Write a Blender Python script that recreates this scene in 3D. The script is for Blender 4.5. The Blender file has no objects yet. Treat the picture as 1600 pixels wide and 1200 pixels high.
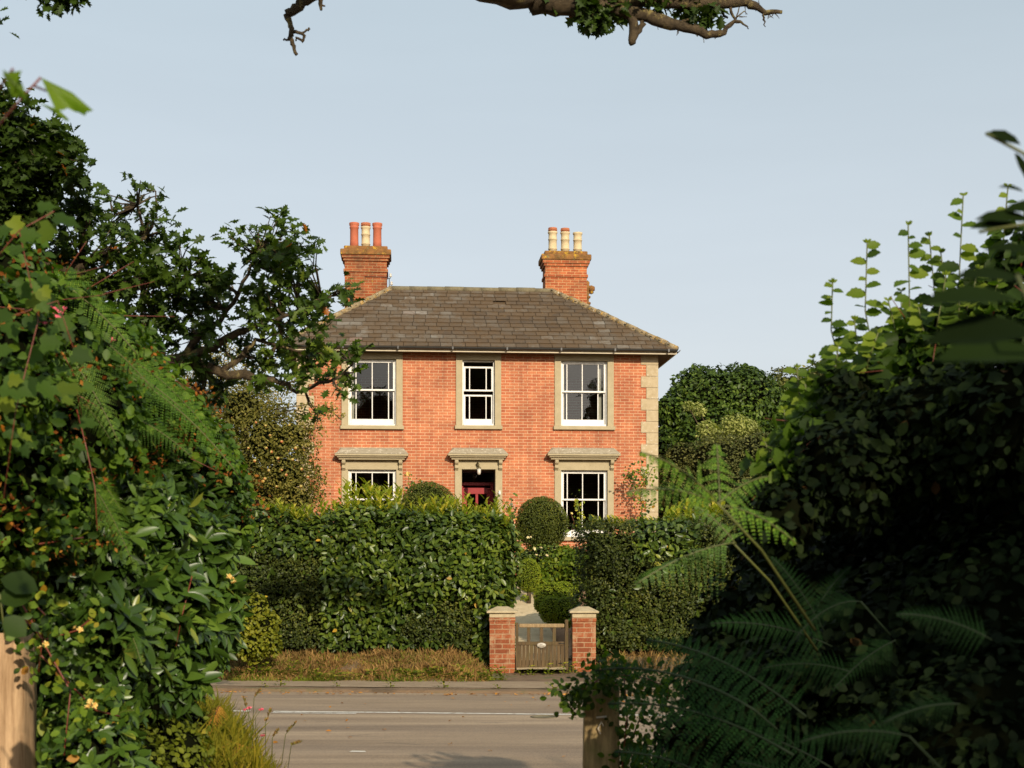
import bpy, math, random
import numpy as np
from mathutils import Vector, Matrix, noise as mnoise

# ------------------------------------------------------------------ camera, light
C = bpy.context.scene
FPX = 2222.0                     # focal length in photograph pixels (1600 wide)
CAMZ = 1.6
HOR = 894.0
def P(px, py, Y):
    """point at distance Y that stands at that spot of the view"""
    return Vector(((px - 800.0) * Y / FPX, Y, CAMZ + (HOR - py) * Y / FPX))

cam = bpy.data.cameras.new('camera')
camo = bpy.data.objects.new('camera', cam)
C.collection.objects.link(camo)
camo.location = (0, 0, CAMZ)
camo.rotation_euler = (math.radians(90), 0, 0)
cam.sensor_width = 36.0
cam.lens = 36.0 * FPX / 1600.0
cam.shift_y = (HOR - 600.0) / 1600.0
cam.clip_start = 0.1
cam.clip_end = 3000.0
cam.dof.use_dof = True
cam.dof.focus_distance = 33.0
cam.dof.aperture_fstop = 6.3
C.camera = camo

AZ, EL = math.radians(18.5), math.radians(22.0)      # sun to the right behind the camera
sundir = Vector((math.sin(AZ) * math.cos(EL), -math.cos(AZ) * math.cos(EL), math.sin(EL)))
sl = bpy.data.lights.new('sun', 'SUN')
sl.energy = 5.0
sl.angle = math.radians(0.5)
sl.color = (1.0, 0.87, 0.68)
so = bpy.data.objects.new('sun', sl)
C.collection.objects.link(so)
so.rotation_euler = sundir.to_track_quat('Z', 'Y').to_euler()
so.location = (8, -20, 20)

w = bpy.data.worlds.new('World')
C.world = w
w.use_nodes = True
nt = w.node_tree
sky = nt.nodes.new('ShaderNodeTexSky')
sky.sky_type = 'NISHITA'
sky.sun_disc = False
sky.sun_elevation = EL
sky.sun_rotation = math.pi - AZ
sky.air_density = 1.0
sky.dust_density = 2.5
sky.ozone_density = 1.5
hs = nt.nodes.new('ShaderNodeHueSaturation')
hs.inputs['Saturation'].default_value = 0.55
bg = nt.nodes['Background']
bg.inputs['Strength'].default_value = 0.15
nt.links.new(sky.outputs[0], hs.inputs['Color'])
veil = nt.nodes.new('ShaderNodeMix'); veil.data_type = 'RGBA'      # thin even high cloud over the blue
veil.inputs[0].default_value = 0.55
tc_ = nt.nodes.new('ShaderNodeTexCoord'); sp_ = nt.nodes.new('ShaderNodeSeparateXYZ'); nt.links.new(tc_.outputs['Generated'], sp_.inputs[0])
hz_ = nt.nodes.new('ShaderNodeValToRGB'); e_ = hz_.color_ramp.elements           # milky towards the horizon, bluer overhead
e_[0].position = 0.0; e_[0].color = (.545, .535, .54, 1); e_[1].position = .40; e_[1].color = (.405, .49, .52, 1)
nt.links.new(sp_.outputs[2], hz_.inputs[0])
mp_ = nt.nodes.new('ShaderNodeMapping'); mp_.inputs['Scale'].default_value = (1.2, 1.2, 7.0); nt.links.new(tc_.outputs['Generated'], mp_.inputs[0])
nz_ = nt.nodes.new('ShaderNodeTexNoise'); nz_.inputs['Scale'].default_value = 2.2; nz_.inputs['Detail'].default_value = 5; nt.links.new(mp_.outputs[0], nz_.inputs['Vector'])
cl_ = nt.nodes.new('ShaderNodeMapRange'); cl_.inputs['From Min'].default_value = .35; cl_.inputs['From Max'].default_value = .7; cl_.inputs['To Min'].default_value = 9.75; cl_.inputs['To Max'].default_value = 10.6
nt.links.new(nz_.outputs['Fac'], cl_.inputs[0])
vm_ = nt.nodes.new('ShaderNodeVectorMath'); vm_.operation = 'SCALE'; nt.links.new(hz_.outputs[0], vm_.inputs[0]); nt.links.new(cl_.outputs[0], vm_.inputs['Scale'])
nt.links.new(vm_.outputs[0], veil.inputs[7])
nt.links.new(hs.outputs[0], veil.inputs[6])
nt.links.new(veil.outputs[2], bg.inputs['Color'])

C.view_settings.view_transform = 'Standard'
C.view_settings.look = 'None'
C.view_settings.gamma = 1.0
C.view_settings.exposure = 0.0
C.render.engine = 'CYCLES'
C.cycles.max_bounces = 6
C.cycles.diffuse_bounces = 2
C.cycles.glossy_bounces = 3
C.cycles.transmission_bounces = 4
C.cycles.transparent_max_bounces = 8
C.cycles.caustics_reflective = False
C.cycles.caustics_refractive = False
C.cycles.use_denoising = True

rng = np.random.default_rng(7)
random.seed(7)

# ------------------------------------------------------------------ materials
MATS = {}
def new_mat(name):
    m = bpy.data.materials.new(name)
    m.use_nodes = True
    MATS[name] = m
    return m, m.node_tree, m.node_tree.nodes['Principled BSDF']
def N(nt, t, **kw):
    n = nt.nodes.new(t)
    for k, v in kw.items():
        if k in n.inputs: n.inputs[k].default_value = v
        else: setattr(n, k, v)
    return n
def ramp(nt, src, stops):
    r = nt.nodes.new('ShaderNodeValToRGB')
    e = r.color_ramp.elements
    while len(e) > 1: e.remove(e[-1])
    e[0].position = stops[0][0]; e[0].color = (*stops[0][1], 1)
    for p, c in stops[1:]:
        x = e.new(p); x.color = (*c, 1)
    nt.links.new(src, r.inputs[0])
    return r
def mixc(nt, fac, a, b, mode='MIX'):
    m = nt.nodes.new('ShaderNodeMix'); m.data_type = 'RGBA'; m.blend_type = mode
    for i, v in ((0, fac), (6, a), (7, b)):
        if isinstance(v, (int, float)): m.inputs[i].default_value = v
        elif isinstance(v, tuple): m.inputs[i].default_value = (*v, 1) if len(v) == 3 else v
        else: nt.links.new(v, m.inputs[i])
    return m.outputs[2]
def noise_n(nt, scale, detail=4, rough=0.6, vec=None):
    n = N(nt, 'ShaderNodeTexNoise', Scale=scale, Detail=detail, Roughness=rough)
    if vec is not None: nt.links.new(vec, n.inputs['Vector'])
    return n.outputs['Fac']
def objco(nt):
    return nt.nodes.new('ShaderNodeTexCoord').outputs['Object']
def bump(nt, b, h, strength=0.3, dist=0.01):
    n = N(nt, 'ShaderNodeBump', Strength=strength, Distance=dist)
    nt.links.new(h, n.inputs['Height']); nt.links.new(n.outputs[0], b.inputs['Normal'])

def rough_mat(name, c1, c2, scale=6.0, rough=0.85, bmp=0.3, extra=None, dist=0.01, spec=0.3):
    m, nt, b = new_mat(name)
    v = objco(nt)
    f = noise_n(nt, scale, 5, 0.65, v)
    r = ramp(nt, f, [(0.3, c1), (0.7, c2)])
    col = r.outputs[0]
    if extra:                                   # spots with a shape of their own: (scale, lo, hi, colour)
        for sc, lo, hi, cc in extra:
            f2 = noise_n(nt, sc, 6, 0.7, v)
            rr = ramp(nt, f2, [(lo, (0, 0, 0)), (hi, (1, 1, 1))])
            col = mixc(nt, rr.outputs[0], col, cc)
    nt.links.new(col, b.inputs['Base Color'])
    b.inputs['Roughness'].default_value = rough
    b.inputs['Specular IOR Level'].default_value = spec
    bump(nt, b, noise_n(nt, scale * 6, 5, 0.7, v), bmp, dist)
    return m

def brick_mat(name, ca, cb, mortar, soot=0.0, lichen=0.0, worn=0.0, msize=0.008):
    m, nt, b = new_mat(name)
    v = objco(nt)
    sx = nt.nodes.new('ShaderNodeSeparateXYZ'); nt.links.new(v, sx.inputs[0])
    ad = N(nt, 'ShaderNodeMath', operation='ADD'); nt.links.new(sx.outputs[0], ad.inputs[0]); nt.links.new(sx.outputs[1], ad.inputs[1])
    cx = nt.nodes.new('ShaderNodeCombineXYZ'); nt.links.new(ad.outputs[0], cx.inputs[0]); nt.links.new(sx.outputs[2], cx.inputs[1])
    # slight waviness of the courses
    wv = noise_n(nt, 3.0, 2, 0.5, v)
    sc = N(nt, 'ShaderNodeMath', operation='MULTIPLY_ADD'); sc.inputs[1].default_value = 0.008; sc.inputs[2].default_value = -0.004
    nt.links.new(wv, sc.inputs[0])
    va = N(nt, 'ShaderNodeVectorMath', operation='ADD'); nt.links.new(cx.outputs[0], va.inputs[0]); nt.links.new(sc.outputs[0], va.inputs[1])
    br = N(nt, 'ShaderNodeTexBrick')
    br.offset = 0.5; br.squash = 1.0; br.offset_frequency = 2
    for k, val in (('Scale', 1.0), ('Mortar Size', msize), ('Mortar Smooth', 0.15), ('Bias', 0.0), ('Brick Width', 0.225), ('Row Height', 0.075)):
        br.inputs[k].default_value = val
    br.inputs['Color1'].default_value = (*ca, 1); br.inputs['Color2'].default_value = (*cb, 1)
    br.inputs['Mortar'].default_value = (*mortar, 1)
    nt.links.new(va.outputs[0], br.inputs['Vector'])
    col = br.outputs['Color']
    f = noise_n(nt, 1.3, 5, 0.65, v)
    r = ramp(nt, f, [(0.3, (0.74, 0.73, 0.74)), (0.7, (1.14, 1.10, 1.05))])
    col = mixc(nt, 1.0, col, r.outputs[0], 'MULTIPLY')
    f3 = noise_n(nt, 40, 3, 0.6, v)
    r3 = ramp(nt, f3, [(0.3, (0.82, 0.8, 0.8)), (0.7, (1.15, 1.15, 1.15))])
    col = mixc(nt, 1.0, col, r3.outputs[0], 'MULTIPLY')
    mpz = N(nt, 'ShaderNodeMapping'); mpz.inputs['Scale'].default_value = (5, 5, .45); nt.links.new(v, mpz.inputs[0])
    rz_ = ramp(nt, noise_n(nt, 1.0, 4, 0.6, mpz.outputs[0]), [(0.32, (0.80, 0.79, 0.80)), (0.55, (1.03, 1.03, 1.02))])
    col = mixc(nt, 1.0, col, rz_.outputs[0], 'MULTIPLY')
    if soot:
        r2 = ramp(nt, noise_n(nt, 2.7, 6, 0.75, v), [(0.42, (0, 0, 0)), (0.7, (1, 1, 1))])
        mm = N(nt, 'ShaderNodeMath', operation='MULTIPLY'); mm.inputs[1].default_value = soot; nt.links.new(r2.outputs[0], mm.inputs[0])
        col = mixc(nt, mm.outputs[0], col, (0.09, 0.055, 0.03))
    if lichen:
        r2 = ramp(nt, noise_n(nt, 5.0, 8, 0.8, v), [(0.60, (0, 0, 0)), (0.66, (1, 1, 1))])
        mm = N(nt, 'ShaderNodeMath', operation='MULTIPLY'); mm.inputs[1].default_value = lichen; nt.links.new(r2.outputs[0], mm.inputs[0])
        col = mixc(nt, mm.outputs[0], col, (0.42, 0.25, 0.03))
    if worn:
        r2 = ramp(nt, noise_n(nt, 4.0, 6, 0.7, v), [(0.5, (0, 0, 0)), (0.62, (1, 1, 1))])
        mm = N(nt, 'ShaderNodeMath', operation='MULTIPLY'); mm.inputs[1].default_value = worn; nt.links.new(r2.outputs[0], mm.inputs[0])
        col = mixc(nt, mm.outputs[0], col, (0.38, 0.25, 0.14))
    nt.links.new(col, b.inputs['Base Color'])
    b.inputs['Roughness'].default_value = 0.9
    b.inputs['Specular IOR Level'].default_value = 0.2
    inv = N(nt, 'ShaderNodeMath', operation='SUBTRACT'); inv.inputs[0].default_value = 1.0; nt.links.new(br.outputs['Fac'], inv.inputs[1])
    a2 = N(nt, 'ShaderNodeMath', operation='MULTIPLY_ADD'); a2.inputs[1].default_value = 0.5
    nt.links.new(noise_n(nt, 60, 3, 0.6, v), a2.inputs[0]); nt.links.new(inv.outputs[0], a2.inputs[2])
    bump(nt, b, a2.outputs[0], 0.5, 0.006)
    return m

def plain_mat(name, col, rough=0.5, spec=0.5, metal=0.0):
    m, nt, b = new_mat(name)
    v = objco(nt)
    r = ramp(nt, noise_n(nt, 9, 4, 0.6, v), [(0.3, tuple(c * 0.86 for c in col)), (0.7, tuple(min(1, c * 1.08) for c in col))])
    nt.links.new(r.outputs[0], b.inputs['Base Color'])
    b.inputs['Roughness'].default_value = rough
    b.inputs['Specular IOR Level'].default_value = spec
    b.inputs['Metallic'].default_value = metal
    return m

def leaf_mat(name, stops, rough=0.45, trans=0.3, spec=0.5, tcol=None, gain=1.0):
    rough = min(.9, rough + .12); spec = spec * .5
    stops = [(p, (min(.85, c[0] * 1.5 * gain), min(.85, c[1] * 1.14 * gain), c[2] * .68 * gain)) for p, c in stops]
    m, nt, b = new_mat(name)
    at = N(nt, 'ShaderNodeAttribute', attribute_name='tint')
    r = ramp(nt, at.outputs['Fac'], stops)
    nz = ramp(nt, noise_n(nt, 1.1, 3, 0.6, objco(nt)), [(0.35, (0.75, 0.78, 0.75)), (0.65, (1.2, 1.18, 1.1))])
    col = mixc(nt, 1.0, r.outputs[0], nz.outputs[0], 'MULTIPLY')
    nt.links.new(col, b.inputs['Base Color'])
    b.inputs['Roughness'].default_value = rough
    b.inputs['Specular IOR Level'].default_value = spec
    tr = nt.nodes.new('ShaderNodeBsdfTranslucent')
    tc = mixc(nt, 1.0, col, tcol or (1.5, 1.7, 0.5), 'MULTIPLY')
    nt.links.new(tc, tr.inputs['Color'])
    mx = nt.nodes.new('ShaderNodeMixShader'); mx.inputs[0].default_value = trans
    out = nt.nodes['Material Output']
    nt.links.new(b.outputs[0], mx.inputs[1]); nt.links.new(tr.outputs[0], mx.inputs[2]); nt.links.new(mx.outputs[0], out.inputs[0])
    return m

M_BRICK = brick_mat('facade_brick', (0.49, 0.180, 0.085), (0.39, 0.118, 0.057), (0.60, 0.41, 0.25), msize=0.0065, soot=.14)
M_CHIM = brick_mat('chimney_brick', (0.36, 0.105, 0.038), (0.24, 0.06, 0.022), (0.38, 0.24, 0.12), soot=0.75, lichen=0.7)
M_CHIM2 = brick_mat('cleaner_chimney_brick', (0.42, 0.13, 0.05), (0.30, 0.075, 0.03), (0.50, 0.30, 0.15), soot=0.5, lichen=0.35)
M_CAP = rough_mat('lichened_chimney_cap', (0.10, 0.06, 0.02), (0.30, 0.13, 0.04), 7, 0.95, 0.6, [(6, 0.55, 0.62, (0.46, 0.27, 0.03)), (9, 0.6, 0.68, (0.20, 0.19, 0.08))], 0.02)
M_PIER = brick_mat('pier_brick', (0.35, 0.105, 0.042), (0.22, 0.062, 0.026), (0.38, 0.26, 0.15), soot=0.3, worn=0.7, msize=0.007)
M_STONE = rough_mat('painted_render', (0.335, 0.275, 0.165), (0.40, 0.33, 0.205), 5, 0.85, 0.25, [(14, 0.62, 0.72, (0.40, 0.36, 0.26))])
M_QUOIN = rough_mat('quoin_stone', (0.36, 0.28, 0.165), (0.46, 0.37, 0.235), 8, 0.9, 0.4, [(16, 0.6, 0.68, (0.52, 0.47, 0.38)), (30, 0.66, 0.7, (0.14, 0.12, 0.08))])
M_LEAD = rough_mat('lead_flashing', (0.27, 0.23, 0.16), (0.36, 0.32, 0.23), 10, 0.7, 0.4, [(12, 0.55, 0.62, (0.52, 0.47, 0.36)), (7, 0.6, 0.7, (0.14, 0.12, 0.06))])
M_CAPSTONE = rough_mat('cap_stone', (0.34, 0.27, 0.16), (0.46, 0.38, 0.24), 9, 0.9, 0.4, [(11, 0.6, 0.7, (0.2, 0.19, 0.11))])
M_HIP = rough_mat('lichened_hip_tile', (0.20, 0.14, 0.07), (0.36, 0.28, 0.16), 12, 0.95, 0.8, [(7, 0.56, 0.63, (0.46, 0.26, 0.04)), (15, 0.58, 0.64, (0.50, 0.46, 0.38)), (22, 0.6, 0.66, (0.05, 0.04, 0.03))], 0.03)
M_RIDGE = rough_mat('ridge_tile', (0.12, 0.10, 0.06), (0.2, 0.17, 0.10), 12, 0.9, 0.5)
M_WHITE = plain_mat('white_paint', (0.70, 0.67, 0.61), 0.45)
M_CREAM = plain_mat('cream_paint', (0.50, 0.42, 0.28), 0.5)
M_BLACK = plain_mat('black_iron', (0.025, 0.023, 0.02), 0.45)
M_RED = plain_mat('red_gloss_paint', (0.27, 0.011, 0.013), 0.4, .3)
M_INT = plain_mat('interior_plaster', (0.26, 0.24, 0.20), 0.9, 0.1)
M_FLOORB = plain_mat('interior_floor', (0.05, 0.035, 0.02), 0.8, 0.1)
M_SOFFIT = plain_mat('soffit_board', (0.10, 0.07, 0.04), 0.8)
M_CURT = plain_mat('curtain_cloth', (0.55, 0.52, 0.45), 0.9, 0.1)
M_TERRA = rough_mat('terracotta_pot', (0.38, 0.10, 0.05), (0.46, 0.14, 0.075), 6, 0.8, 0.15)
M_TRIM = rough_mat('terracotta_rim', (0.32, 0.10, 0.045), (0.46, 0.17, 0.08), 20, 0.8, 0.3)
M_BUFF = rough_mat('buff_clay_pot', (0.46, 0.36, 0.20), (0.58, 0.47, 0.29), 9, 0.8, 0.2, [(16, 0.64, 0.7, (0.25, 0.18, 0.09))])
M_GLASSB = plain_mat('ceramic', (0.55, 0.5, 0.42), 0.3)
M_PAPER = plain_mat('white_enamel', (0.42, 0.38, 0.31), 0.45)
M_BRASS = plain_mat('weathered_brass', (0.14, 0.11, 0.05), 0.45, 0.5, 0.5)

def glass_mat():
    m, nt, b = new_mat('window_glass')
    out = nt.nodes['Material Output']
    nt.nodes.remove(b)
    g = nt.nodes.new('ShaderNodeBsdfGlossy'); g.inputs['Roughness'].default_value = 0.015
    t = nt.nodes.new('ShaderNodeBsdfTransparent'); t.inputs[0].default_value = (0.7, 0.72, 0.7, 1)
    f = nt.nodes.new('ShaderNodeFresnel'); f.inputs[0].default_value = 1.62
    bp = N(nt, 'ShaderNodeBump', Strength=0.12, Distance=0.02)
    nt.links.new(noise_n(nt, 2.0, 1, 0.5, objco(nt)), bp.inputs['Height'])
    nt.links.new(bp.outputs[0], g.inputs['Normal'])
    mx = nt.nodes.new('ShaderNodeMixShader')
    nt.links.new(f.outputs[0], mx.inputs[0]); nt.links.new(t.outputs[0], mx.inputs[1]); nt.links.new(g.outputs[0], mx.inputs[2])
    nt.links.new(mx.outputs[0], out.inputs[0])
    return m
M_GLASS = glass_mat()

def slate_mat():
    m, nt, b = new_mat('roof_slate')
    at = N(nt, 'ShaderNodeAttribute', attribute_name='tint')
    v = objco(nt)
    r = ramp(nt, at.outputs['Fac'], [(0.0, (0.055, 0.038, 0.024)), (0.4, (0.095, 0.070, 0.046)), (0.7, (0.135, 0.112, 0.085)), (0.92, (0.23, 0.21, 0.18)), (1.0, (0.19, 0.13, 0.10))])
    st = ramp(nt, noise_n(nt, 2.2, 8, 0.75, v), [(0.42, (0, 0, 0)), (0.56, (1, 1, 1))])
    mm = N(nt, 'ShaderNodeMath', operation='MULTIPLY'); mm.inputs[1].default_value = 0.8; nt.links.new(st.outputs[0], mm.inputs[0])
    col = mixc(nt, mm.outputs[0], r.outputs[0], (0.10, 0.062, 0.030))
    s2 = ramp(nt, noise_n(nt, 9, 8, 0.8, v), [(0.6, (0, 0, 0)), (0.66, (1, 1, 1))])
    m2 = N(nt, 'ShaderNodeMath', operation='MULTIPLY'); m2.inputs[1].default_value = 0.8; nt.links.new(s2.outputs[0], m2.inputs[0])
    col = mixc(nt, m2.outputs[0], col, (0.22, 0.15, 0.07))
    s3 = ramp(nt, noise_n(nt, 34, 5, 0.7, v), [(0.66, (0, 0, 0)), (0.7, (1, 1, 1))])
    col = mixc(nt, s3.outputs[0], col, (0.30, 0.27, 0.20))
    nt.links.new(col, b.inputs['Base Color'])
    b.inputs['Roughness'].default_value = 0.75
    b.inputs['Specular IOR Level'].default_value = 0.3
    bump(nt, b, noise_n(nt, 40, 5, 0.7, v), 0.4, 0.01)
    return m
M_SLATE = slate_mat()

def wood_mat(name, c1, c2, moss=None):
    m, nt, b = new_mat(name)
    v = objco(nt)
    mp = N(nt, 'ShaderNodeMapping'); mp.inputs['Scale'].default_value = (14, 14, 1.2)
    nt.links.new(v, mp.inputs[0])
    f = noise_n(nt, 3.0, 6, 0.7, mp.outputs[0])
    r = ramp(nt, f, [(0.3, c1), (0.68, c2)])
    col = r.outputs[0]
    if moss:
        s = ramp(nt, noise_n(nt, 5, 6, 0.7, v), [(0.5, (0, 0, 0)), (0.65, (1, 1, 1))])
        mm = N(nt, 'ShaderNodeMath', operation='MULTIPLY'); mm.inputs[1].default_value = 0.6; nt.links.new(s.outputs[0], mm.inputs[0])
        col = mixc(nt, mm.outputs[0], col, moss)
    nt.links.new(col, b.inputs['Base Color'])
    b.inputs['Roughness'].default_value = 0.85
    bump(nt, b, f, 0.6, 0.01)
    return m
M_WOOD = wood_mat('weathered_gate_wood', (0.035, 0.021, 0.007), (0.135, 0.083, 0.032), (0.08, 0.065, 0.015))
M_RAIL = wood_mat('pale_rail_wood', (0.15, 0.10, 0.045), (0.38, 0.26, 0.13))
M_POST = wood_mat('post_wood', (0.15, 0.10, 0.04), (0.40, 0.28, 0.12), (0.16, 0.15, 0.04))
M_POST2 = wood_mat('pale_post_wood', (0.22, 0.125, 0.055), (0.50, 0.33, 0.18))  # paler wood tone for the left post
M_BARK = rough_mat('bark', (0.025, 0.018, 0.010), (0.12, 0.085, 0.045), 18, 0.95, 0.9, [(7, 0.56, 0.64, (0.24, 0.19, 0.07))], 0.02)
M_STEM = plain_mat('red_bramble_stem', (0.16, 0.035, 0.015), 0.5)
M_GSTEM = plain_mat('green_stem', (0.10, 0.11, 0.025), 0.5)
M_DSTEM = plain_mat('shade_painted_rib', (0.008, 0.016, 0.006), 0.7, 0.2)  # rib colour darkened to stand for shade on the right bank
M_DARK = plain_mat('shade_painted_core', (0.006, 0.007, 0.003), 1.0, 0.0)  # near-black solid cores paint the shade seen between leaves

G = lambda r, g, b: (r, g, b)
L_LAUREL = leaf_mat('laurel_leaf', [(0, G(.014, .034, .008)), (.45, G(.038, .082, .015)), (.8, G(.085, .145, .026)), (.95, G(.17, .21, .05)), (1, G(.25, .20, .04))], 0.28, 0.15, 0.8)
L_SMALL = leaf_mat('privet_leaf', [(0, G(.014, .028, .008)), (.5, G(.036, .062, .016)), (1, G(.10, .13, .035))], 0.4, 0.2)
L_YOUNG = leaf_mat('young_laurel_leaf', [(0, G(.05, .11, .015)), (.6, G(.16, .24, .030)), (1, G(.30, .33, .07))], 0.38, 0.35)
L_BOX = leaf_mat('topiary_leaf', [(0, G(.028, .05, .010)), (.6, G(.060, .095, .018)), (1, G(.13, .16, .03))], 0.45, 0.2)
L_LIME = leaf_mat('box_leaf', [(0, G(.05, .10, .010)), (.6, G(.12, .19, .018)), (1, G(.22, .27, .03))], 0.45, 0.3, gain=1.3)
L_OAK = leaf_mat('oak_leaf', [(0, G(.014, .034, .007)), (.55, G(.034, .080, .012)), (.88, G(.075, .14, .020)), (.97, G(.17, .21, .03)), (1, G(.24, .10, .02))], 0.4, 0.25)
L_APPLE = leaf_mat('apple_leaf', [(0, G(.045, .060, .016)), (.5, G(.10, .12, .035)), (.9, G(.19, .20, .075)), (1, G(.28, .22, .10))], 0.45, 0.3)
L_IVY = leaf_mat('ivy_leaf', [(0, G(.014, .035, .008)), (.6, G(.040, .088, .018)), (1, G(.11, .19, .045))], 0.35, 0.15)
L_GREY = leaf_mat('sallow_leaf', [(0, G(.03, .045, .015)), (.6, G(.075, .10, .035)), (1, G(.16, .19, .08))], 0.45, 0.2)
L_YEL = leaf_mat('variegated_leaf', [(0, G(.10, .15, .05)), (.6, G(.22, .30, .16)), (1, G(.34, .44, .28))], 0.4, 0.3)
L_BROWN = leaf_mat('dry_shrub_leaf', [(0, G(.022, .034, .014)), (.5, G(.058, .082, .034)), (.9, G(.12, .15, .07)), (1, G(.19, .19, .10))], 0.5, 0.2)
L_RHODO = leaf_mat('rhododendron_leaf', [(0, G(.012, .034, .008)), (.5, G(.030, .078, .018)), (.85, G(.060, .130, .028)), (.97, G(.14, .20, .05)), (1, G(.26, .22, .05))], 0.22, 0.10, 0.7)
L_BRAM = leaf_mat('bramble_leaf', [(0, G(.010, .030, .006)), (.45, G(.030, .080, .012)), (.8, G(.075, .155, .022)), (.94, G(.17, .22, .03)), (1, G(.22, .10, .015))], 0.4, 0.3, gain=1.15)
L_RUST = leaf_mat('withered_spray', [(0, G(.06, .022, .006)), (.6, G(.16, .068, .018)), (1, G(.27, .16, .05))], 0.6, 0.3, 0.3, (1.2, .9, .5))
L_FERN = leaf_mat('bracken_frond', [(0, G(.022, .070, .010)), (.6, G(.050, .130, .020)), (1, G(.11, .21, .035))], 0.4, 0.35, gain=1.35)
L_FERND = leaf_mat('shade_painted_bracken', [(0, G(.002, .011, .004)), (.6, G(.0045, .021, .008)), (1, G(.009, .036, .013))], 0.6, 0.25, .15)  # darker copy of the bracken colour, shade painted into it
L_DRYF = leaf_mat('dead_bracken', [(0, G(.22, .11, .03)), (.6, G(.36, .21, .07)), (1, G(.48, .32, .13))], 0.7, 0.3, 0.2, (1.1, 1.0, .7))
L_HAZEL = leaf_mat('hazel_leaf', [(0, G(.014, .036, .007)), (.5, G(.030, .075, .012)), (.85, G(.065, .14, .018)), (1, G(.11, .19, .03))], 0.45, 0.45)
L_VINE = leaf_mat('vine_leaf', [(0, G(.015, .045, .008)), (.7, G(.035, .09, .012)), (1, G(.10, .16, .02))], 0.5, 0.4)
L_ELDER = leaf_mat('golden_bush_leaf', [(0, G(.07, .11, .012)), (.6, G(.15, .19, .022)), (1, G(.30, .28, .04))], 0.45, 0.3)
L_GRASS = leaf_mat('bank_grass_blade', [(0, G(.05, .075, .010)), (.5, G(.11, .13, .018)), (.85, G(.17, .16, .03)), (1, G(.22, .13, .04))], 0.6, 0.3, 0.2)
L_DRYG = leaf_mat('dry_grass_blade', [(0, G(.05, .040, .020)), (.35, G(.135, .098, .055)), (.62, G(.22, .175, .11)), (.8, G(.12, .13, .04)), (1, G(.07, .11, .02))], 0.7, 0.2, 0.2, (1.1, 1.0, .7))
L_WEED = leaf_mat('weed_leaf', [(0, G(.05, .085, .012)), (.6, G(.11, .17, .02)), (1, G(.22, .24, .045))], 0.5, 0.3)
L_PINK = leaf_mat('pink_petal', [(0, G(.50, .10, .28)), (1, G(.65, .20, .42))], 0.6, 0.3, 0.2, (1.1, .9, 1.0))
L_CREAM = leaf_mat('cream_petal', [(0, G(.60, .42, .20)), (1, G(.80, .70, .48))], 0.6, 0.3, 0.2, (1.1, 1, .8))
L_WHITEP = leaf_mat('white_petal', [(0, G(.68, .55, .52)), (1, G(.80, .76, .72))], 0.6, 0.3, 0.2, (1., 1, 1.))
L_DEEP = leaf_mat('shade_painted_thicket_leaf', [(0, G(.002, .006, .002)), (.6, G(.0045, .012, .0035)), (.95, G(.011, .024, .006)), (1, G(.03, .02, .008))], 0.6, 0.1, 0.2)  # leaf colour taken nearly to black to paint the deep shade
L_SHADE = leaf_mat('shade_painted_leaf', [(0, G(.003, .008, .003)), (1, G(.007, .018, .005))], 0.7, 0.06, 0.1)  # shade painted into the colour of the near leaves at right
L_NEAR = leaf_mat('bright_maple_leaf', [(0, G(.07, .16, .02)), (1, G(.12, .24, .03))], 0.4, 0.55)  # brighter green, more translucent leaf

# ------------------------------------------------------------------ mesh helpers
def link(o, parent=None):
    C.collection.objects.link(o)
    if parent is not None: o.parent = parent
    return o
def tag(o, label=None, cat=None, group=None, kind=None):
    for k, v in (('label', label), ('category', cat), ('group', group), ('kind', kind)):
        if v: o[k] = v
    return o
def empty(name, loc, label, cat, group=None, rz=0.0):
    o = bpy.data.objects.new(name, None)
    o.location = loc; o.rotation_euler = (0, 0, rz)
    o.empty_display_size = 0.2
    return tag(link(o), label, cat, group)

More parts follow.
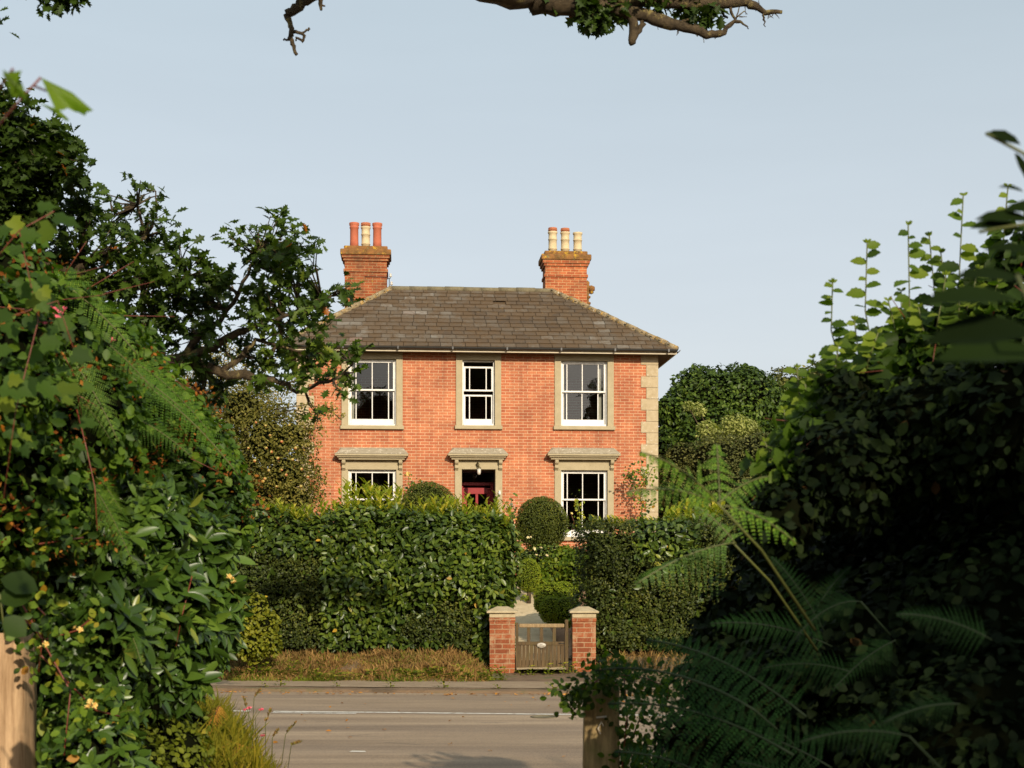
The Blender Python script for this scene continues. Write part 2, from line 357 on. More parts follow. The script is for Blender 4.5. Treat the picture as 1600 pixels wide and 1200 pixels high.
class MB:
    def __init__(s): s.v, s.f, s.m, s.t, s.sm = [], [], [], [], []
    def add(s, vs, fs, mi=0, tint=0.5, smooth=False):
        o = len(s.v)
        s.v += [tuple(v) for v in vs]
        s.t += [tint] * len(vs)
        for f in fs:
            s.f.append([i + o for i in f]); s.m.append(mi); s.sm.append(smooth)
        return s
    def box(s, x0, x1, y0, y1, z0, z1, mi=0, tint=0.5):
        vs = [(x, y, z) for z in (z0, z1) for y in (y0, y1) for x in (x0, x1)]
        fs = [(0, 2, 3, 1), (4, 5, 7, 6), (0, 1, 5, 4), (2, 6, 7, 3), (0, 4, 6, 2), (1, 3, 7, 5)]
        return s.add(vs, fs, mi, tint)
    def lathe(s, c, prof, n=16, mi=0, axis=None, tint=0.5):
        vs, fs = [], []
        q = Vector((0, 0, 1)).rotation_difference(Vector(axis)) if axis is not None else None
        for r, z in prof:
            for k in range(n):
                a = 2 * math.pi * k / n
                p = Vector((r * math.cos(a), r * math.sin(a), z))
                if q: p = q @ p
                vs.append(p + Vector(c))
        for i in range(len(prof) - 1):
            for k in range(n):
                fs.append((i * n + k, i * n + (k + 1) % n, (i + 1) * n + (k + 1) % n, (i + 1) * n + k))
        fs.append(tuple(range(n))[::-1]); fs.append(tuple((len(prof) - 1) * n + k for k in range(n)))
        return s.add(vs, fs, mi, tint, True)
    def tube(s, pts, rad, n=6, mi=0, tint=0.5):
        pts = [Vector(p) for p in pts]
        if not hasattr(rad, '__len__'): rad = [rad] * len(pts)
        vs, fs = [], []
        up = Vector((0.13, 0.21, 1)).normalized()
        for i, p in enumerate(pts):
            d = (pts[min(i + 1, len(pts) - 1)] - pts[max(i - 1, 0)])
            if d.length < 1e-9: d = Vector((0, 0, 1))
            d.normalize()
            a = d.cross(up)
            if a.length < 0.05: a = d.cross(Vector((1, 0, 0)))
            a.normalize(); b = d.cross(a)
            for k in range(n):
                t = 2 * math.pi * k / n
                vs.append(p + (a * math.cos(t) + b * math.sin(t)) * rad[i])
        for i in range(len(pts) - 1):
            for k in range(n):
                fs.append((i * n + k, i * n + (k + 1) % n, (i + 1) * n + (k + 1) % n, (i + 1) * n + k))
        fs.append(tuple(range(n))[::-1]); fs.append(tuple((len(pts) - 1) * n + k for k in range(n)))
        return s.add(vs, fs, mi, tint, True)
    def build(s, name, mats, parent=None, bevel=0.0):
        me = bpy.data.meshes.new(name)
        me.from_pydata(s.v, [], s.f)
        for m in (mats if isinstance(mats, (list, tuple)) else [mats]): me.materials.append(m)
        me.polygons.foreach_set('material_index', s.m)
        me.polygons.foreach_set('use_smooth', s.sm)
        a = me.attributes.new('tint', 'FLOAT', 'POINT'); a.data.foreach_set('value', s.t)
        me.update()
        o = bpy.data.objects.new(name, me)
        link(o, parent)
        if bevel:
            b = o.modifiers.new('edge', 'BEVEL'); b.width = bevel; b.segments = 2; b.limit_method = 'ANGLE'
        return o

# leaf shapes: vertices (along, across, up) and faces
SH = {
 'kite': ([(0, 0, 0), (.45, .27, .09), (1, 0, -.03), (.45, -.27, .09)], [(0, 2, 1), (0, 3, 2)]),
 'long': ([(0, 0, 0), (.28, .13, .05), (.65, .15, .04), (1, 0, -.10), (.65, -.15, .04), (.28, -.13, .05), (.28, 0, 0), (.65, 0, -.02)],
          [(0, 6, 1), (6, 7, 2, 1), (7, 3, 2), (0, 5, 6), (5, 4, 7, 6), (4, 3, 7)]),
 'oval': ([(0, 0, 0), (.2, .22, .05), (.5, .34, .07), (.8, .22, .02), (1, 0, -.08), (.8, -.22, .02), (.5, -.34, .07), (.2, -.22, .05), (.5, 0, 0)],
          [(0, 8, 2, 1), (8, 4, 3, 2), (0, 7, 6, 8), (8, 6, 5, 4)]),
 'oak': ([(0, 0, 0), (.22, .07, .02), (.26, .22, .05), (.40, .11, .03), (.50, .32, .07), (.62, .14, .03), (.76, .27, .03), (.82, .10, 0), (1, 0, -.06),
          (.82, -.10, 0), (.76, -.27, .03), (.62, -.14, .03), (.50, -.32, .07), (.40, -.11, .03), (.26, -.22, .05), (.22, -.07, .02)],
         [(0, 8, 7, 6, 5, 4, 3, 2, 1), (0, 15, 14, 13, 12, 11, 10, 9, 8)]),
 'lobed': ([(0, 0, 0), (-.08, .20, .02), (.18, .42, .04), (.34, .26, .04), (.62, .34, .03), (.70, .15, .0), (1, 0, -.10), (.70, -.15, 0), (.62, -.34, .03), (.34, -.26, .04), (.18, -.42, .04), (-.08, -.20, .02)],
          [(0, 6, 5, 4, 3, 2, 1), (0, 11, 10, 9, 8, 7, 6)]),
 'toothed': ([(0, 0, 0), (.05, .20, .03), (.14, .24, .03), (.22, .36, .06), (.33, .34, .05), (.45, .42, .08), (.55, .36, .06), (.68, .36, .05), (.76, .22, .02), (.88, .16, -.02), (1, 0, -.10),
          (.88, -.16, -.02), (.76, -.22, .02), (.68, -.36, .05), (.55, -.36, .06), (.45, -.42, .08), (.33, -.34, .05), (.22, -.36, .06), (.14, -.24, .03), (.05, -.20, .03)],
          [(0, 10, 9, 8, 7, 6, 5, 4, 3, 2, 1), (0, 19, 18, 17, 16, 15, 14, 13, 12, 11, 10)]),
 'ellip': ([(0, 0, 0), (.12, .07, .02), (.32, .145, .05), (.55, .165, .05), (.78, .12, .02), (.92, .055, -.03), (1, 0, -.07), (.92, -.055, -.03), (.78, -.12, .02), (.55, -.165, .05), (.32, -.145, .05), (.12, -.07, .02), (.5, 0, 0)],
           [(0, 12, 3, 2, 1), (12, 6, 5, 4, 3), (0, 11, 10, 9, 12), (12, 9, 8, 7, 6)]),
 'blade': ([(0, .035, 0), (0, -.035, 0), (.6, -.025, .10), (.6, .025, .10), (1, 0, -.02)], [(0, 1, 2, 3), (3, 2, 4)]),
 'pin': ([(0, .10, 0), (0, -.10, 0), (1, 0, -.1)], [(0, 1, 2)]),
}
def nrmz(a): return a / np.maximum(np.linalg.norm(a, axis=1, keepdims=True), 1e-9)
def rnd_dir(n): return nrmz(rng.normal(size=(n, 3)))
class Leaves:
    """gathers leaves of several shapes and materials into ONE mesh"""
    def __init__(s): s.V, s.F, s.M, s.T, s.n = [], [], [], [], 0
    def add(s, pos, dirs, nrm, size, shape='kite', mi=0, tint=None, wid=1.0):
        pos = np.asarray(pos, float); n = len(pos)
        if n == 0: return s
        tv, tf = SH[shape]; tv = np.array(tv); k = len(tv)
        d = nrmz(np.asarray(dirs, float)); u = np.asarray(nrm, float)
        sd = np.cross(u, d); ln = np.linalg.norm(sd, axis=1)
        bad = ln < 1e-3
        if bad.any(): sd[bad] = np.cross(rnd_dir(int(bad.sum())), d[bad])
        sd = nrmz(sd); u = np.cross(d, sd)
        size = np.broadcast_to(np.asarray(size, float), (n,)).reshape(n, 1, 1)
        wv = np.broadcast_to(np.asarray(wid, float), (n,)).reshape(n, 1, 1)
        V = pos[:, None, :] + size * (tv[None, :, 0:1] * d[:, None, :] + wv * tv[None, :, 1:2] * sd[:, None, :] + tv[None, :, 2:3] * u[:, None, :])
        s.V.append(V.reshape(-1, 3))
        base = s.n + np.arange(n) * k
        for f in tf: s.F.append(base[:, None] + np.array(f)[None, :]); s.M.append(np.full(n, mi))
        if tint is None: tint = rng.random(n)
        tint = np.broadcast_to(np.asarray(tint, float), (n,))
        s.T.append(np.repeat(tint, k)); s.n += n * k
        return s
    def mesh(s, verts, faces, mi, tint=0.5):
        verts = np.asarray(verts, float)
        s.V.append(verts); byk = {}
        for f in faces: byk.setdefault(len(f), []).append(f)
        for k, fs in byk.items():
            s.F.append(np.array(fs) + s.n); s.M.append(np.full(len(fs), mi))
        s.T.append(np.full(len(verts), tint)); s.n += len(verts)
        return s
    def build(s, name, mats, parent=None):
        V = np.concatenate(s.V); T = np.concatenate(s.T)
        me = bpy.data.meshes.new(name)
        me.vertices.add(len(V)); me.vertices.foreach_set('co', V.astype(np.float32).ravel())
        loops = np.concatenate([f.ravel() for f in s.F]).astype(np.int32)
        tot = np.concatenate([np.full(f.shape[0], f.shape[1]) for f in s.F]).astype(np.int32)
        st = np.concatenate([[0], np.cumsum(tot)[:-1]]).astype(np.int32)
        me.loops.add(len(loops)); me.loops.foreach_set('vertex_index', loops)
        me.polygons.add(len(tot)); me.polygons.foreach_set('loop_start', st); me.polygons.foreach_set('loop_total', tot)
        for m in (mats if isinstance(mats, (list, tuple)) else [mats]): me.materials.append(m)
        me.polygons.foreach_set('material_index', np.concatenate(s.M).astype(np.int32))
        a = me.attributes.new('tint', 'FLOAT', 'POINT'); a.data.foreach_set('value', T.astype(np.float32))
        me.update(); me.validate()
        o = bpy.data.objects.new(name, me)
        return link(o, parent)

def ico(sub=2):
    t = (1 + 5 ** .5) / 2
    v = [(-1, t, 0), (1, t, 0), (-1, -t, 0), (1, -t, 0), (0, -1, t), (0, 1, t), (0, -1, -t), (0, 1, -t), (t, 0, -1), (t, 0, 1), (-t, 0, -1), (-t, 0, 1)]
    f = [(0, 11, 5), (0, 5, 1), (0, 1, 7), (0, 7, 10), (0, 10, 11), (1, 5, 9), (5, 11, 4), (11, 10, 2), (10, 7, 6), (7, 1, 8),
         (3, 9, 4), (3, 4, 2), (3, 2, 6), (3, 6, 8), (3, 8, 9), (4, 9, 5), (2, 4, 11), (6, 2, 10), (8, 6, 7), (9, 8, 1)]
    v = [Vector(x).normalized() for x in v]
    for _ in range(sub):
        c = {}; nf = []
        def mid(a, b):
            k = (min(a, b), max(a, b))
            if k not in c: v.append(((v[a] + v[b]) / 2).normalized()); c[k] = len(v) - 1
            return c[k]
        for a, b, d in f:
            x, y, z = mid(a, b), mid(b, d), mid(d, a)
            nf += [(a, x, z), (b, y, x), (d, z, y), (x, y, z)]
        f = nf
    return np.array([list(x) for x in v]), f
ICO_V, ICO_F = ico(2)
def wob(p, s=1.0, seed=0.0):
    """cheap smooth lumps, -1..1"""
    p = np.asarray(p) * s + seed
    return (np.sin(p[:, 0] * 2.1 + np.sin(p[:, 1] * 1.7)) + np.sin(p[:, 1] * 2.3 + np.sin(p[:, 2] * 1.9)) + np.sin(p[:, 2] * 2.7 + np.sin(p[:, 0] * 1.3))
            + .6 * np.sin(p[:, 0] * 5.1 + p[:, 2] * 3.3) + .6 * np.sin(p[:, 1] * 4.7 - p[:, 2] * 4.9)) / 4.2

def blob_points(blobs, dens, lump=0.12, lumps=3.0, thick=0.25, keep=0.72):
    """points and outward normals on the shell of a union of ellipsoids; blobs: (centre, (rx, ry, rz))"""
    PS, NS = [], []
    cs = np.array([list(b[0]) for b in blobs]); rs = np.array([list(b[1]) for b in blobs])
    for i, (c, r) in enumerate(zip(cs, rs)):
        area = 4 * math.pi * ((r[0] * r[1]) ** 1.6 / 3 + (r[0] * r[2]) ** 1.6 / 3 + (r[1] * r[2]) ** 1.6 / 3) ** (1 / 1.6)
        n = max(4, int(area * dens))
        u = rnd_dir(n)
        p0 = c + u * r
        k = 1 + lump * wob(p0, lumps / max(r.mean(), .3), i * 3.1) - thick * rng.random(n) ** 1.6
        p = c + u * r * k[:, None]
        q = ((p[:, None, :] - cs[None]) / rs[None]); q = np.linalg.norm(q, axis=2); q[:, i] = 9
        ok = (q > keep).all(axis=1)
        PS.append(p[ok]); NS.append(nrmz(u[ok] / r))
    return np.concatenate(PS), np.concatenate(NS)
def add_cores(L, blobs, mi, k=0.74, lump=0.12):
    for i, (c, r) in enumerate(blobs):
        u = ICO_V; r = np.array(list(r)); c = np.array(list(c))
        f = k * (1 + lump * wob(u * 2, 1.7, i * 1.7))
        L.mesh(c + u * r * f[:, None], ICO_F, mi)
def orient(nr, out=0.6, up=0.3, droop=0.3):
    """leaf directions and normals round an outward normal"""
    n = len(nr)
    nn = nrmz(nr * out + np.array([0, 0, up]) + rnd_dir(n) * 0.55)
    d = nrmz(np.cross(nn, rnd_dir(n)) + nr * 0.35 + np.array([0, 0, -droop]))
    return d, nn
def tints(p, n, lo=0.0, hi=1.0, patch=0.5, seed=0.0, sc=1.3):
    t = rng.random(n)
    q = 0.5 + 0.5 * wob(p, sc, seed)
    return np.clip(lo + (hi - lo) * ((1 - patch) * t + patch * q * (0.5 + 0.5 * t)), 0, 1) * (rng.random(n) < 0.985) + (rng.random(n) < 0.005)
def B(px, py, Y, rpx, sy=1.0, sz=1.0):
    r = rpx * Y / FPX
    return (P(px, py, Y), (r, r * sy, r * sz))
def shrub(name, blobs, size, shape, mat, dens, label, cat, group=None, parent=None, lump=.12, out=.6, up=.3, droop=.3, extra=None, core=.74, wid=1.0, thick=.3, lo=0., hi=1., patch=.5, ground=None, jit=.35):
    L = Leaves()
    p, nr = blob_points(blobs, dens, lump, thick=thick)
    if ground is not None:
        k = p[:, 2] > ground; p, nr = p[k], nr[k]
    d, nn = orient(nr, out, up, droop)
    n = len(p)
    L.add(p, d, nn, size * (1 - jit + 2 * jit * rng.random(n)), shape, 0, tints(p, n, lo, hi, patch), wid)
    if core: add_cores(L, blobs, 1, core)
    mats = [mat, M_DARK]
    if extra: extra(L, p, nr, mats)
    o = L.build(name, mats, parent)
    if label: tag(o, label, cat, group)
    return o
def grounded(o, z0):
    return o

def sstep(a, b, x):
    t = np.clip((x - a) / (b - a), 0, 1); return t * t * (3 - 2 * t)

# ------------------------------------------------------------------ ground
RSL = 0.104
def ground_z(x, y):
    x = np.asarray(x, float); y = np.asarray(y, float)
    t = y + RSL * x
    near = (1 - sstep(11.0, 11.8, t))
    ed = -1.42 - .27 * (y - 9.2)
    z = near * (0.56 * sstep(-.02, -.42, x - ed) + 0.12 * sstep(-.4, -1.2, x - ed)) + near * (0.55 * sstep(0.95, 2.2, x))
    side = sstep(-.35, -.75, x) + sstep(1.25, 1.6, x)
    far = sstep(18.58, 18.62, t) * 0.045 + sstep(20.0, 21.9, t) * (0.03 + 0.24 * side)
    gz = sstep(22.3, 33.5, y) * 1.05 + np.clip((y - 22.3) / 11.2, 0, 1) * 0.35
    z = z + far + gz * 1.0
    z = z - 0.035 * ((t > 11.8) & (t < 18.58)) * 0
    z = z + 0.012 * np.sin(x * 2.3 + y * 1.1) * ((t < 11.6) | (t > 20.2)) + 0.008 * np.sin(x * 5.1 - y * 4.3) * ((t < 11.6) | (t > 20.2))
    return z
def gz1(x, y): return float(ground_z(np.array([x]), np.array([y]))[0])

def sheet(name, xs, ys, dz, mat, mask=None, kind='structure', skew=True):
    """a sheet that follows the ground; rows follow the slant of the road when skew is set"""
    X, T = np.meshgrid(xs, ys)
    Y = T - (RSL * X if skew else 0)
    Z = ground_z(X, Y) + dz
    nx, ny = len(xs), len(ys)
    V = np.stack([X, Y, Z], -1).reshape(-1, 3)
    F = []
    for j in range(ny - 1):
        for i in range(nx - 1):
            F.append((j * nx + i, j * nx + i + 1, (j + 1) * nx + i + 1, (j + 1) * nx + i))
    me = bpy.data.meshes.new(name); me.from_pydata(V.tolist(), [], F); me.materials.append(mat)
    me.polygons.foreach_set('use_smooth', [True] * len(F)); me.update()
    return tag(link(bpy.data.objects.new(name, me)), kind=kind)

def ground_mat():
    m, nt, b = new_mat('soil_and_turf')
    v = objco(nt)
    r = ramp(nt, noise_n(nt, 1.5, 7, 0.7, v), [(0.35, (.10, .065, .035)), (0.5, (.19, .12, .065)), (0.62, (.11, .10, .035))])
    nt.links.new(r.outputs[0], b.inputs['Base Color']); b.inputs['Roughness'].default_value = 0.95
    bump(nt, b, noise_n(nt, 25, 6, 0.7, v), 0.8, 0.03)
    return m
def road_mat():
    m, nt, b = new_mat('asphalt')
    v = objco(nt)
    mp = N(nt, 'ShaderNodeMapping'); mp.inputs['Scale'].default_value = (0.12, 1.0, 1.0)
    mp.inputs['Rotation'].default_value = (0, 0, math.atan(RSL))
    nt.links.new(v, mp.inputs[0])
    r = ramp(nt, noise_n(nt, 2.2, 5, 0.6, mp.outputs[0]), [(0.35, (.23, .160, .100)), (0.55, (.32, .230, .148)), (0.7, (.41, .300, .195))])
    sp = ramp(nt, noise_n(nt, 90, 2, 0.5, v), [(0.35, (.72, .72, .72)), (0.68, (1.3, 1.28, 1.22))])
    col = mixc(nt, 1.0, r.outputs[0], sp.outputs[0], 'MULTIPLY')
    # tyre-worn tracks and tar seams running along the road
    sx = nt.nodes.new('ShaderNodeSeparateXYZ'); nt.links.new(v, sx.inputs[0])
    ma = N(nt, 'ShaderNodeMath', operation='MULTIPLY_ADD'); ma.inputs[1].default_value = RSL
    nt.links.new(sx.outputs[0], ma.inputs[0]); nt.links.new(sx.outputs[1], ma.inputs[2])
    tr = N(nt, 'ShaderNodeMath', operation='MULTIPLY'); tr.inputs[1].default_value = 3.6; nt.links.new(ma.outputs[0], tr.inputs[0])
    sn = N(nt, 'ShaderNodeMath', operation='SINE'); nt.links.new(tr.outputs[0], sn.inputs[0])
    rt = ramp(nt, sn.outputs[0], [(0.0, (1.0, 1.0, 1.0)), (0.9, (0.80, 0.80, 0.82))])
    col = mixc(nt, 1.0, col, rt.outputs[0], 'MULTIPLY')
    mp2 = N(nt, 'ShaderNodeMapping'); mp2.inputs['Scale'].default_value = (0.5, 3.0, 1.0); nt.links.new(v, mp2.inputs[0])
    ck = N(nt, 'ShaderNodeTexVoronoi', feature='DISTANCE_TO_EDGE'); ck.inputs['Scale'].default_value = 0.8
    nt.links.new(mp2.outputs[0], ck.inputs['Vector'])
    rc = ramp(nt, ck.outputs['Distance'], [(0.0, (1, 1, 1)), (0.012, (0, 0, 0))])
    gate = ramp(nt, noise_n(nt, 0.7, 3, 0.6, v), [(0.54, (0, 0, 0)), (0.6, (1, 1, 1))])
    fm = N(nt, 'ShaderNodeMath', operation='MULTIPLY'); nt.links.new(rc.outputs[0], fm.inputs[0]); nt.links.new(gate.outputs[0], fm.inputs[1])
    f2 = N(nt, 'ShaderNodeMath', operation='MULTIPLY'); f2.inputs[1].default_value = .7; nt.links.new(fm.outputs[0], f2.inputs[0])
    col = mixc(nt, f2.outputs[0], col, (.05, .04, .03))
    nt.links.new(col, b.inputs['Base Color']); b.inputs['Roughness'].default_value = 0.85
    bump(nt, b, noise_n(nt, 120, 3, 0.6, v), 0.5, 0.006)
    return m
def paint_mat():
    m, nt, b = new_mat('worn_road_paint')
    v = objco(nt)
    r = ramp(nt, noise_n(nt, 14, 6, 0.75, v), [(0.38, (.27, .20, .14)), (0.48, (.70, .65, .56))])
    nt.links.new(r.outputs[0], b.inputs['Base Color']); b.inputs['Roughness'].default_value = 0.8
    return m
M_GROUND = ground_mat(); M_ROAD = road_mat(); M_PAINT = paint_mat()
M_PAVE = rough_mat('old_pavement', (.24, .17, .105), (.34, .25, .16), 5, .9, .5, [(60, .56, .62, (.42, .30, .19))])
M_GRAVEL = rough_mat('loose_gravel', (.24, .15, .085), (.44, .30, .19), 70, .95, 1.0, [(45, .58, .62, (.50, .40, .28)), (38, .6, .64, (.12, .08, .05))], .02)
M_PATH = rough_mat('garden_path_stone', (.46, .35, .20), (.58, .46, .28), 4, .9, .4, [(7, .58, .66, (.30, .22, .13))])
M_BED = rough_mat('garden_bed_soil', (.24, .13, .07), (.40, .24, .13), 22, .95, .9, [(30, .6, .66, (.12, .07, .04))], .02)

gx = np.concatenate([np.linspace(-1500, -60, 8), np.linspace(-40, -7, 12), np.linspace(-6, 6, 61), np.linspace(7, 40, 12), np.linspace(60, 1500, 8)])
gt = np.concatenate([np.linspace(-1400, -30, 8), np.linspace(-20, 0, 6), np.linspace(1, 11.8, 28), [18.55, 18.58, 18.60, 18.62, 18.8], np.linspace(19.2, 35, 60), np.linspace(38, 80, 10), [150, 400, 900, 1800]])
sheet('ground', gx, gt, 0.0, M_GROUND)
rx = np.concatenate([np.linspace(-60, -8, 14), np.linspace(-7, 7, 29), np.linspace(8, 60, 14)])
def flat_strip(name, t0, t1, x0, x1, z, mat, n=2, edge=0.0):
    V, F = [], []
    for i in range(n):
        x = x0 + (x1 - x0) * i / (n - 1)
        e0 = edge * random.uniform(-1, 1); e1 = edge * random.uniform(-1, 1)
        V += [(x, t0 + e0 - RSL * x, z), (x, t1 + e1 - RSL * x, z)]
        if i: F.append((2 * i - 2, 2 * i, 2 * i + 1, 2 * i - 1))
    me = bpy.data.meshes.new(name); me.from_pydata(V, [], F); me.materials.append(mat); me.update()
    return tag(link(bpy.data.objects.new(name, me)), kind='structure')
flat_strip('road', 6.5, 18.59, -70, 70, 0.008, M_ROAD, 300, 0.03)
ml = MB()
for (x0, x1, t0, t1) in ((-14, -3.0, 15.90, 16.02), (-2.72, 14, 15.90, 16.00)):
    n = 60
    vs = []
    for i in range(n + 1):
        x = x0 + (x1 - x0) * i / n
        vs += [(x, t0 - RSL * x + random.uniform(-.008, .008), .0125), (x, t1 - RSL * x + random.uniform(-.008, .008), .0125)]
    ml.add(vs, [(2 * i, 2 * i + 2, 2 * i + 3, 2 * i + 1) for i in range(n)])
ml.add([(-2.72, 15.76 + .283, .0125), (-1.75, 15.76 + .182, .0125), (-1.75, 15.83 + .182, .0125), (-2.72, 15.83 + .283, .0125)], [(0, 1, 2, 3)])
for x0, ln in ((-1.45, .16),):
    ml.add([(x0, 12.42 - RSL * x0, .0125), (x0 + ln, 12.42 - RSL * (x0 + ln), .0125), (x0 + ln * .9, 12.5 - RSL * (x0 + ln), .0125), (x0 + .03, 12.5 - RSL * x0, .0125)], [(0, 1, 2, 3)])
tag(ml.build('road_markings', M_PAINT), kind='structure')
ge = flat_strip('gravel_edge', 18.50, 19.0, -60, 60, 0.054, M_GRAVEL, 400, 0.035)
for i_, v_ in enumerate(ge.data.vertices):
    if i_ % 2 == 0: v_.co.z = 0.0
flat_strip('pavement', 18.93, 20.12, -60, 60, 0.057, M_PAVE, 300, 0.03)
# manhole / drain lid beyond the centre line
mh = MB(); cxy = P(850, 1117, 15.6); mh.lathe((cxy.x, 15.62, 0.010), [(.15, 0), (.15, .006), (.12, .006), (.12, .003), (.0001, .003)], 24)
tag(mh.build('drain_cover', M_RIDGE), 'small round dark drain cover in the road beyond the centre line', 'drain cover')

# garden path and bed
def ribbon(name, pts, dz, mat):
    V, F = [], []
    for i, (y, xa, xb) in enumerate(pts):
        for k in range(5):
            x = xa + (xb - xa) * k / 4
            V.append((x, y, gz1(x, y) + dz + .015 * math.sin(i * 2.1 + k)))
    for i in range(len(pts) - 1):
        for k in range(4): F.append((i * 5 + k, i * 5 + k + 1, i * 5 + k + 6, i * 5 + k + 5))
    me = bpy.data.meshes.new(name); me.from_pydata(V, [], F); me.materials.append(mat); me.update()
    return tag(link(bpy.data.objects.new(name, me)), kind='structure')
ribbon('garden_bed', [(23.5 + i * .5, -.3, 1.5) for i in range(18)], .03, M_BED)
ribbon('garden_path', [(21.4, .07, .82), (22.5, .07, .80), (24, .05, .80), (25.2, .03, .78), (26.2, .02, .72), (27.2, .05, .60), (28.4, .03, .62), (29.4, -.02, .5), (30.5, -.2, .3), (32, -.7, -.1), (34, -1.2, -.4), (35.6, -1.3, -.4)], .07, M_PATH)

# ------------------------------------------------------------------ house
HA = math.radians(4.3)
HO = Vector((-0.84, 35.8, 0.0))
house = empty('brick_house', HO, 'two storey red brick house with hipped slate roof and two chimney stacks', 'house', rz=HA)
ca, sa = math.cos(HA), math.sin(HA)
def HU(px, v=0.0):
    """local u on the plane at depth v seen at photo column px"""
    k = (px - 800.0) / FPX
    # X = HO.x + u ca - v sa ; Y = HO.y + u sa + v ca ; X = k Y
    return (k * (HO.y + v * ca) - HO.x + v * sa) / (ca - k * sa)
def HW(py, px=750.0, v=0.0):
    u = HU(px, v); Y = HO.y + u * sa + v * ca
    return CAMZ + (HOR - py) * Y / FPX
UL, UR = HU(464.5), HU(1027)
HD = 4.72                                     # depth of the front range
WB, WT = 1.15, HW(549)
OV = 0.42                                     # eaves overhang
openings = {}
def op(name, x0, x1, y0, y1): openings[name] = (HU(x0), HU(x1), HW(y1, (x0 + x1) / 2), HW(y0, (x0 + x1) / 2))
op('ul', 544, 619, 561, 665); op('um', 722.5, 773, 563, 665); op('ur', 876.5, 949, 564, 666)
op('gl', 544, 619, 734, 838); op('gr', 876.5, 949, 735, 839); op('door', 721.5, 774, 733.5, 893)
us = sorted({UL, UR} | {v for o in openings.values() for v in o[:2]})
ws = sorted({WB, WT} | {v for o in openings.values() for v in o[2:]})
wl = MB()
def inside(u, w): return any(o[0] < u < o[1] and o[2] < w < o[3] for o in openings.values())
for i in range(len(us) - 1):
    for j in range(len(ws) - 1):
        if not inside((us[i] + us[i + 1]) / 2, (ws[j] + ws[j + 1]) / 2):
            a, b, c, d = us[i], us[i + 1], ws[j], ws[j + 1]
            wl.add([(a, 0, c), (b, 0, c), (b, 0, d), (a, 0, d)], [(0, 1, 2, 3)])
            wl.add([(a, .3, c), (b, .3, c), (b, .3, d), (a, .3, d)], [(3, 2, 1, 0)], 1)
for n_, (a, b, c, d) in openings.items():
    wl.add([(a, 0, c), (a, .3, c), (a, .3, d), (a, 0, d)], [(0, 3, 2, 1)], 2)
    wl.add([(b, 0, c), (b, .3, c), (b, .3, d), (b, 0, d)], [(0, 1, 2, 3)], 2)
    wl.add([(a, 0, d), (b, 0, d), (b, .3, d), (a, .3, d)], [(0, 3, 2, 1)], 2)
    wl.add([(a, 0, c), (b, 0, c), (b, .3, c), (a, .3, c)], [(0, 1, 2, 3)], 2)
wl.box(UL, UL + .3, .302, HD - .302, WB, WT); wl.box(UR - .3, UR, .302, HD - .302, WB, WT)
wl.box(UL, UR, HD - .3, HD, WB, WT)
wl.add([(UL, 0, WB), (UL, .302, WB), (UL, .302, WT), (UL, 0, WT)], [(0, 1, 2, 3)])
wl.add([(UR, 0, WB), (UR, .302, WB), (UR, .302, WT), (UR, 0, WT)], [(3, 2, 1, 0)])
wl.build('wall', [M_BRICK, M_INT, M_STONE], house)
fl = MB()
fl.box(UL + .31, UR - .31, .31, HD - .31, 1.45, 1.5); fl.box(UL + .31, UR - .31, .31, HD - .31, HW(700), HW(700) + .15)
fl.box(HU(670), HU(670) + .1, .31, HD - .31, 1.5, WT); fl.box(HU(826), HU(826) + .1, .31, HD - .31, 1.5, WT)
fl.box(UL + .31, UR - .31, .31, HD - .31, WT - .08, WT - .02)
fl.build('interior_partition', M_INT, house)

# quoins, long and short in turn
for side in (0, 1):
    q = MB()
    z = HW(551); step = (HW(567.6) - HW(746)) / 10.0
    k = 0; top = z
    while top > WB + .02:
        bot = max(WB, (HW(567.6) - step * k))
        ln = 0.42 if k % 2 == 0 else 0.285
        if side == 0: a, b = UR - ln, UR + .022
        else: a, b = UL - .022, UL + ln
        q.box(a, b, -.022, .2, bot + .006, top)
        top = bot; k += 1
    q.build('quoin', M_QUOIN, house, .006)

